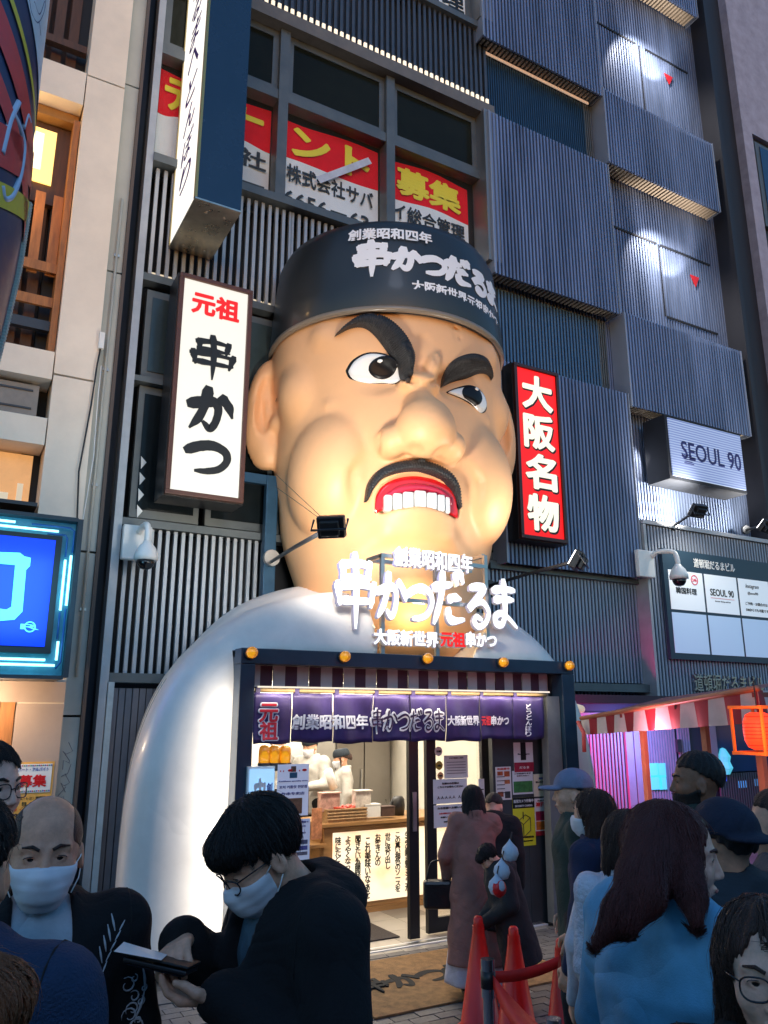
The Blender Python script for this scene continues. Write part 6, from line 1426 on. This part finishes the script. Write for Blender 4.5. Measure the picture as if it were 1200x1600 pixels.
    if mask:
        def mk(X, Y, Z): return smax(smax(smin(face_sdf(X, Y, Z, fem), ell(X, Y, Z, (0, .062, -.055), (.046, .052, .05)), .03) - .004 + .0005 * np.sin(240 * Z), Z - (-.012 - .12 * np.abs(X)), .003), np.maximum(-.115 - Z, .02 - Y), .003)
        Pm, Fm = surface_nets(mk, (-.1, -.0, -.14), (.1, .14, .02), min(hvox, .006)); mo_ = obj('face_mask', hd2p(Pm), Fm, m_mask)
        for sd in (-1, 1):
            for z0, z1 in ((-.03, .005), (-.085, -.035)): MB().tube([p2w(hd2p(q)) for q in ((.064 * sd, .04, z0), (.079 * sd, .015, (z0 + z1) / 2), (.084 * sd, -.012, z1))], .0016 * s, 5).build('ear_loop', m_white, mo_, smooth=True)
    if glasses:
        gl = None
        for sd in (-1, 1):
            ring = [hd2p((.033 * sd + .0255 * np.sign(math.cos(t)) * abs(math.cos(t)) ** .75, .101 - .012 * abs(math.cos(t)) ** 2 * (1 if math.cos(t) * sd > 0 else .1), -.004 + .02 * np.sign(math.sin(t)) * abs(math.sin(t)) ** .75)) for t in np.linspace(0, 2 * math.pi, 25)]
            if gl is None: gl = MB().tube([p2w(q) for q in ring], .0019 * s, 6, cap=False).build('glasses', m_glr, root, smooth=True)
            else: MB().tube([p2w(q) for q in ring], .0019 * s, 6, cap=False).build('rim', m_glr, gl, smooth=True)
            MB().raw([p2w(q) for q in ring[:-1]], [tuple(range(24))]).build('lens', m_lensg, gl)
            MB().tube([p2w(hd2p(q)) for q in ((.058 * sd, .089, .004), (.078 * sd, .05, .006), (.084 * sd, -.01, .0))], .0017 * s, 5).build('temple', m_glr, gl, smooth=True)
        MB().tube([p2w(hd2p(q)) for q in ((-.009, .1, 0), (0, .104, .003), (.009, .1, 0))], .0017 * s, 5).build('bridge', m_glr, gl, smooth=True)
    # ---- clothes
    tr = topr
    def topf(X, Y, Z):
        pts = [(0, 0, hem + .02), (0, 0, 1.08), (0, 0, 1.3), (0, -.01, 1.405)]; rs = [.165 * tr + flare, .158 * tr + flare * .4, .172 * tr, .1 * tr]
        d = chain(X, Y * 1.3, Z, pts, rs, .05) * .82
        d = smin(d, cap(X, Y, Z, (-sh, -.012, 1.385), (sh, -.012, 1.385), .068 * tr), .05)
        for sd in (-1, 1): d = smin(d, chain(X, Y, Z, AR[sd], [.074 * tr, .063 * tr, .046 * tr], .025), .03)
        if collar: d = smin(d, np.maximum(np.abs(np.sqrt(X ** 2 + (Y + .02) ** 2) - .078) - .016, np.abs(Z - 1.45) - .04), .02)
        if hood: d = smin(d, ell(X, Y, Z, (0, -.1, 1.42), (.14, .085, .075), rx=-20), .03)
        d = d + fold(X, Y, Z, foldamp)
        if fuzzy: d = d + fuzzy * np.sin(190 * X + 3 * np.sin(40 * Z)) * np.sin(180 * Z + 2 * np.sin(60 * Y)) * np.sin(170 * Y)
        d = smax(d, hem - Z, .01)
        d = smax(d, -cap(X, Y, Z, (0, -.02, 1.44), (0, .03, 1.6), .062), .01)
        if inner: d = smax(d, -smax(smax(np.abs(X) - .012 - .05 * np.clip((Z - .95) / .45, 0, 1), .0 - Y, .01), Z - 1.6, .01), .012)
        return d
    Pt, Ft = surface_nets(topf, (-.75, -.5, hem - .05), (.75, .8, 1.56), vox * .72); to = obj('jacket' if not fem else 'coat', up2p(Pt), Ft, top)
    if nstr and top.name in ('cloth_black', 'sweater_navy'):
        for sd in (-1, 1):
            ring = []
            for k in range(25):
                a = 2 * math.pi * k / 24; r_ = .03
                for _ in range(40): r_ += max(-.01, min(.02, -float(topf(np.array([(sh + .012) * sd]), np.array([r_ * math.cos(a)]), np.array([1.33 + r_ * math.sin(a)]))[0]))) * .8
                if r_ < .16: ring.append(p2w(up2p(((sh + .012) * sd, (r_ + .0005) * math.cos(a), 1.33 + (r_ + .0005) * math.sin(a)))))
            if len(ring) > 8: MB().tube(ring[:-1] if len(ring) == 25 else ring[:max(2, len(ring) // 2)], .002, 5).build('arm_seam', M('seam_dark', (.004, .004, .005), .8), root, smooth=True)
    if inner:
        Pi, Fi = surface_nets(lambda X, Y, Z: (smin if innercol else (lambda a_, b_, k_: a_))(smax(chain(X, Y * 1.35, Z, [(0, .0, .95), (0, 0, 1.12), (0, 0, 1.32), (0, -.01, 1.42)], [.15, .14, .158, .08], .04) * .82, .85 - Z, .01), np.maximum(np.abs(np.sqrt(X ** 2 + (Y + .01) ** 2) - .07) - .012, np.abs(Z - 1.44) - .03), .02) + fold(X, Y, Z, .004), (-.25, -.2, .82), (.25, .25, 1.55), vox * .8)
        obj('shirt', up2p(Pi), Fi, inner)
    if skirt:
        def sk(X, Y, Z): return smax(smax(np.sqrt(X ** 2 + (Y * 1.25) ** 2) - (.17 + (skirt[2] if len(skirt) > 2 else .1) * (.95 - Z)) + .012 * np.sin(9 * np.arctan2(X, Y)) * (.95 - Z), skirt[0] - Z, .01), Z - skirt[1], .01) * .8
        Ps, Fs = surface_nets(sk, (-.5, -.42, skirt[0] - .04), (.5, .42, skirt[1] + .04), .022); obj('skirt', Ps, Fs, skirtm)
    Pl, Fl = surface_nets(legsf(.018), (-.35, -.3, .06), (.35, .3, 1.05), .022); obj('trousers', Pl, Fl, legs or fab('trousers_black', (.012, .012, .015)))
    for sd in (-1, 1):
        fy = -.02 + .05 * sd * (1 if lean == 0 else 0)
        Ps, Fs = surface_nets(lambda X, Y, Z: smax(smin(ell(X, Y, Z, (.1 * sd, fy + .08, .045), (.045, .11, .045)), ell(X, Y, Z, (.1 * sd, fy - .01, .06), (.045, .06, .055)), .02), .003 - Z, .004), (.1 * sd - .07, fy - .1, -.02), (.1 * sd + .07, fy + .22, .14), .016)
        obj('shoe', Ps, Fs, M('shoe_dark', (.015, .014, .014), .4))
    root['_s'] = 1.0; del root['_s']
    return dict(topf=topf, root=root, up=lambda q: p2w(up2p(q)), hd=lambda q: p2w(hd2p(q)), s=s, base=base)
blk = fab('cloth_black', (.0035, .0035, .005), rough=.95); navy = fab('cloth_navy', (.012, .02, .06)); 
# ---- foreground
pm_ = person('man in a black hooded coat with glasses and mask looking down at his phone', (404, 1334), 2.2, 183, nstr=5000, lean=6, hyaw=-2, hpitch=30, hair='bangs', hmat=h_black, skin='light', top=blk, topr=1.18, hem=.7, mask=True, glasses=True, inner=fab('shirt_bluegrey', (.07, .13, .17)), hood=True, vox=.015, hvox=.0034,
  arms={1: ((.27, .04, 1.14), (.1, .23, 1.375)), -1: ((-.29, .05, 1.14), (-.06, .2, 1.29))}, hands={1: ((-.8, .5, .1), (-.2, -.3, -.9), .6), -1: ((.45, .85, .1), (0, -.15, 1), .5)}, foldamp=.009)
c = pm_['up']((.0, .315, 1.37)); ax = pm_['up']((.0, .41, 1.4)) - c; ax /= np.linalg.norm(ax); ay = pm_['up']((.1, .315, 1.37)) - c; ay /= np.linalg.norm(ay); az = np.cross(ax, ay)
ph = thing('phone', c, 'dark phone in a folding case held by the man in glasses', 'phone')
axr = ax * math.cos(.7) + ay * math.sin(.7); ayr = -ax * math.sin(.7) + ay * math.cos(.7)
MB().obox(c, axr, .078, ayr, .04, az, .005).build('phone_body', m_black, ph, bevel=.003); MB().obox(c + az * .008, axr, .07, ayr, .034, az, .0012).build('screen', M('screen_dark', (.01, .014, .02), .06, coat=1), ph); MB().obox(c - az * .012 + ayr * .004, axr, .08, ayr, .044, az, .003).build('case_flap', M('case_leather', (.012, .012, .014), .5, bump=.3, bsc=200), ph, bevel=.002)
w = pm_['up']((-.02, .36, 1.07)); t = thing('receipt', c, 'crumpled white paper held under the phone', 'paper'); MB().raw([c - az * .02 + axr * a + ayr * b + az * h_ for a, b, h_ in ((-.02, -.06, 0), (.1, -.05, .006), (.11, .02, -.004), (.0, .03, .004))], [(0, 1, 2, 3)]).build('sheet', m_white, t)
for q in ((-.13, .14, 1.12), (-.14, .16, 1.0), (.06, .175, 1.28)): p = pm_['up'](q); p2 = pm_['up']((q[0], q[1] + .02, q[2])); MB().lathe(p, [(.012, 0), (.012, .012), (.007, .014)], 14, p2 - p).build('button', m_steel, pm_['root'], smooth=True)
bm_ = person('balding man in a white mask and black jacket with white embroidery, facing the camera', (70, 1330), 2.25, -90, nstr=1200, hyaw=-6, hpitch=4, hair='balding', hmat=h_dark, skin='warm', top=blk, topr=1.02, hem=.7, mask=True, inner=fab('tee_white', (.45, .48, .52)), innercol=False, vox=.017, hvox=.0034, foldamp=.006)
m_emb = fab('embroidery', (.6, .62, .65), .5)
def emb(fn, n, r_, nm='embroidery'):
    pts = [fn(i / (n - 1)) for i in range(n)]; MB().tube([bm_['up'](p) for p in pts], [r_ * (1 - .6 * abs(2 * i / (n - 1) - 1)) for i in range(n)], 6).build(nm, m_emb, bm_['root'], smooth=True)
def zs_(x, z):       # front surface of the jacket at (x, z) in its own frame
    y = .4
    for _ in range(50): y -= max(-.02, min(.02, float(bm_['topf'](np.array([x]), np.array([y]), np.array([z]))[0]))) * .9
    return y
def swirl(pts, r_=.003): emb(lambda t: (lambda q: (q[0], zs_(*q) + .001, q[1]))(pts(t)), 12, r_)
for k in range(11):      # feathered band from the shoulder down the chest, viewer's right
    u = k / 10; swirl(lambda t: (-.15 + .09 * u - .012 * t + .02 * (t - .5), 1.4 - .2 * u + .035 * t), .0028); swirl(lambda t: (-.15 + .09 * u - .012 * t - .02, 1.4 - .2 * u + .02 * t), .0022)
rg2 = random.Random(4)
for k in range(34):      # scrolls on the sleeve
    cx_, cz_ = -.2 - .045 * rg2.random(), .86 + .013 * k; a0, rr = rg2.random() * 6, .008 + .014 * rg2.random()
    swirl(lambda t: (cx_ + rr * (1 - .6 * t) * math.cos(a0 + 6 * t), cz_ + rr * (1 - .6 * t) * math.sin(a0 + 6 * t)), .0024)
for k in range(8): swirl(lambda t: (-.215 - .03 * math.sin(k * 1.1 + t), .87 + .055 * k + .055 * t), .004)
person('young man with glasses and black hair at the left edge, looking right', (-22, 1232), 2.9, -50, nstr=2500, hair='short', hmat=h_black, skin='pale', top=blk, glasses=True, hvox=.006, vox=.02)
person('person with black hair in a navy sweater at the left edge, seen from behind', (-66, 1362), 1.75, 60, nstr=4000, hair='short', hmat=h_black, skin='warm', top=fab('sweater_navy', (.01, .035, .09), .6, 200), topr=1.15, hem=.75, hvox=.006, vox=.018, foldamp=.004)
person('person with brown hair cut off by the bottom left corner', (-100, 1655), 1.25, -20, nstr=5000, hair='bangs', hmat=h_brown, skin='warm', top=blk, hvox=.006, vox=.022, fem=1)
# ---- doorway group
bw = person('woman in a long mauve coat over a white skirt, seen from behind at the door', (738, 1250), 6.55, 66, nstr=2000, lean=5, hpitch=10, hair='long', hairL=.2, hmat=h_black, top=fab('coat_mauve', (.27, .12, .095), .3, 150), topr=1.0, hem=.27, flare=.12, fem=1, skirt=(.12, .6, .15), skirtm=fab('skirt_white', (.5, .46, .5)), vox=.02, hvox=.009, eyes=False, foldamp=.01, arms={-1: ((-.27, .0, 1.12), (-.25, .12, .92)), 1: ((.25, .06, 1.14), (.16, .28, 1.1))})
hbp = bw['up']((-.33, .1, .8)); hb = thing('handbag', hbp, 'black handbag hanging from the left arm of the woman in the mauve coat', 'handbag')
MB().obox(hbp, (0.87, -.49, 0), .11, (.49, .87, 0), .05, (0, 0, 1), .1).build('bag_body', M('bag_leather', (.01, .01, .011), .3, bump=.4, bsc=60), hb, bevel=.025); MB().tube(cr([hbp + np.array([-.08, .03, .1]), hbp + np.array([-.04, .02, .22]), hbp + np.array([.04, -.02, .22]), hbp + np.array([.08, -.03, .1])], 5), .007, 6).build('handle', m_black, hb, smooth=True)
person('man in a black coat bowing in the doorway beside the mauve coat', (772, 1262), 6.75, 40, lean=18, hpitch=25, hair='short', top=blk, topr=1.25, hem=.5, flare=.04, vox=.022, hvox=.01, eyes=False)
bt = person('short person in a dark jacket bowed over a phone, white plush charms at the back', (762, 1340), 5.95, 155, nstr=1500, lean=14, hpitch=35, hair='bangs', skin='light', top=fab('jacket_charcoal', (.018, .02, .022)), topr=1.3, hem=.55, flare=.05, vox=.02, hvox=.008, arms={1: ((.24, .02, 1.12), (.08, .28, .98)), -1: ((-.24, .02, 1.12), (-.05, .3, .98))}, hood=True)
def plush(px, py, Dd, r, lbl, red=False):
    p = atD(px, py, Dd); t = thing('plush_charm', p, lbl, 'plush toy')
    MB().lathe(p, [(.0, -r), (r * .7, -r * .8), (r, -.1 * r), (r * .85, .5 * r), (r * .4, .95 * r), (r * .15, 1.25 * r), (0, 1.5 * r)], 16).build('plush_body', M('plush_pale', (.5, .58, .68), .9, bump=.6, bsc=90), t, smooth=True)
    if red: MB().lathe(p + np.array([0, 0, -r * .2]), [(r * .9, 0), (r * 1.05, r * .3), (r * .8, r * .8)], 16, (.3, -1, .2)).build('red_patch', m_red, t, smooth=True)
    MB().tube([p + np.array([0, 0, r]), p + np.array([.02, 0, r * 2.2])], .004, 5).build('cord', m_black, t)
plush(797, 1332, 5.15, .052, 'white plush charm high on the back of the bowed person'); plush(784, 1361, 5.1, .05, 'pale blue plush charm just below the white one'); plush(776, 1385, 5.05, .05, 'red and white round plush charm hanging lowest', True)
# ---- right-hand queue
person('man in a lilac baseball cap and green jacket looking left', (893, 1240), 4.9, 142, hair='short', hat='cap', hatm=fab('cap_lilac', (.17, .2, .3)), skin='light', top=fab('jacket_green', (.03, .05, .04)), hood=True, hvox=.007, vox=.02)
person('woman with dark shoulder-length hair, mask and navy coat, facing left', (925, 1272), 4.35, 112, nstr=2500, hair='bob', hairL=.14, hmat=h_dark, top=navy, hem=.5, flare=.05, fem=1, mask=True, hood=True, hvox=.007, vox=.02, legs=fab('tights_grey', (.12, .12, .14)))
hw = person('woman with a claw clip in brown hair and a white fleece coat, seen from behind', (980, 1316), 3.45, 55, nstr=3500, hair='long', hairL=.1, hmat=h_dark, top=fab('fleece_white', (.55, .58, .66), 1.0, 60), topr=.86, hem=.62, fem=1, fuzzy=.003, hvox=.0065, vox=.014, arms={-1: ((-.19, -.02, 1.12), (-.16, .2, 1.0))}, foldamp=.004, legs=fab('tights_grey'))
p = hw['hd']((-.02, -.12, .0)); MB().tube(cr([p + np.array([-.02, 0, .04]), p + np.array([.0, -.02, .02]), p + np.array([.0, -.02, -.02]), p + np.array([.02, 0, -.03])], 4), .006, 6).build('hair_clip', M('clip_gold', (.6, .5, .35), .2, metal=.8), hw['root'], smooth=True)
person('woman with dark hair in a white jacket half hidden behind the fleece coat', (968, 1318), 3.85, 60, topr=.8, hair='bob', hairL=.1, hmat=h_dark, top=fab('jacket_white', (.6, .6, .66)), fem=1, hvox=.008, vox=.022, eyes=False)
dn = person('woman with long auburn hair in an oversized blue denim shirt looking right', (1056, 1336), 2.35, 0, nstr=7000, hyaw=-44, hpitch=6, hair='long', hairL=.36, hmat=h_red, skin='pale', top=M('denim_blue', (.13, .4, .62), .8, nz=.3, sc=5, bump=.2, bsc=260, wr=.7, wsc=2.6), topr=1.2, hem=.62, fem=1, hvox=.004, vox=.013, foldamp=.012, extra=[[(1015, 1310, 2.28, .05), (996, 1370, 2.18, .038), (968, 1420, 2.1, .026), (930, 1475, 2.07, .008)], [(1025, 1330, 2.25, .045), (1012, 1400, 2.13, .03), (985, 1455, 2.08, .009)], [(1075, 1340, 2.28, .03), (1082, 1400, 2.18, .022), (1088, 1445, 2.14, .009)]], arms={-1: ((-.3, .05, 1.13), (-.14, .33, 1.2)), 1: ((.32, .0, 1.1), (.3, .14, .88))})
MB().tube(cr([dn['up']((.2, -.06, 1.46)), dn['up']((.27, -.02, 1.4)), dn['up']((.29, .03, 1.33)), dn['up']((.27, .09, 1.28))], 6), .0035, 5).build('shoulder_seam', M('denim_seam', (.04, .16, .3), .8), dn['root'], smooth=True)
person('man in a navy cap and dark quilted jacket, seen from behind', (1130, 1318), 2.95, 85, hair='short', hat='capback', hatm=fab('cap_navy', (.008, .014, .035)), skin='warm', top=fab('jacket_slate', (.025, .035, .045)), topr=1.28, hem=.7, hvox=.006, vox=.018, foldamp=.011)
person('bearded man with short black hair in a dark green coat, in profile looking left', (1088, 1222), 4.1, 140, hair='short', hmat=h_black, skin='brown', beard=True, top=fab('coat_darkgreen', (.015, .035, .03)), topr=1.2, hem=.6, hvox=.006, vox=.02)
person('woman with dark brown hair and glasses filling the bottom right corner', (1204, 1520), 1.75, -140, nstr=7000, hyaw=0, hair='long', hairL=.24, hmat=h_dark, skin='pale', top=blk, fem=1, glasses=True, hvox=.0034, vox=.018)
person('person in a grey hooded coat cut off by the right edge', (1218, 1290), 3.3, 120, hair='short', top=fab('coat_grey', (.1, .1, .11), .8, 80), topr=1.2, hood=True, hvox=.009, vox=.022, eyes=False)
# ---- cooks
wc = fab('cook_white', (.5, .48, .44), wr=.12); ch = fab('cook_hat_navy', (.012, .02, .03))
person('cook on the left in a white jacket, head hidden by the curtain', pos=(3.95, 9.7), H=1.78, yaw=-70, hair='short', top=wc, mask=True, hvox=.009, vox=.022)
person('cook in a white jacket and mask in the middle of the kitchen', pos=(4.3, 9.45), H=1.76, yaw=-150, hpitch=12, hair='short', top=wc, mask=True, hvox=.008, vox=.02, hat='cook', hatm=ch, arms={1: ((.26, .05, 1.15), (.1, .3, 1.12)), -1: ((-.26, .05, 1.15), (-.1, .3, 1.12))})
person('cook with a navy cap and tied hair on the right of the kitchen', pos=(4.62, 9.2), H=1.6, yaw=165, hpitch=10, hair='bun', hmat=h_dark, top=wc, mask=True, hat='cook', hatm=ch, fem=1, hvox=.008, vox=.02)
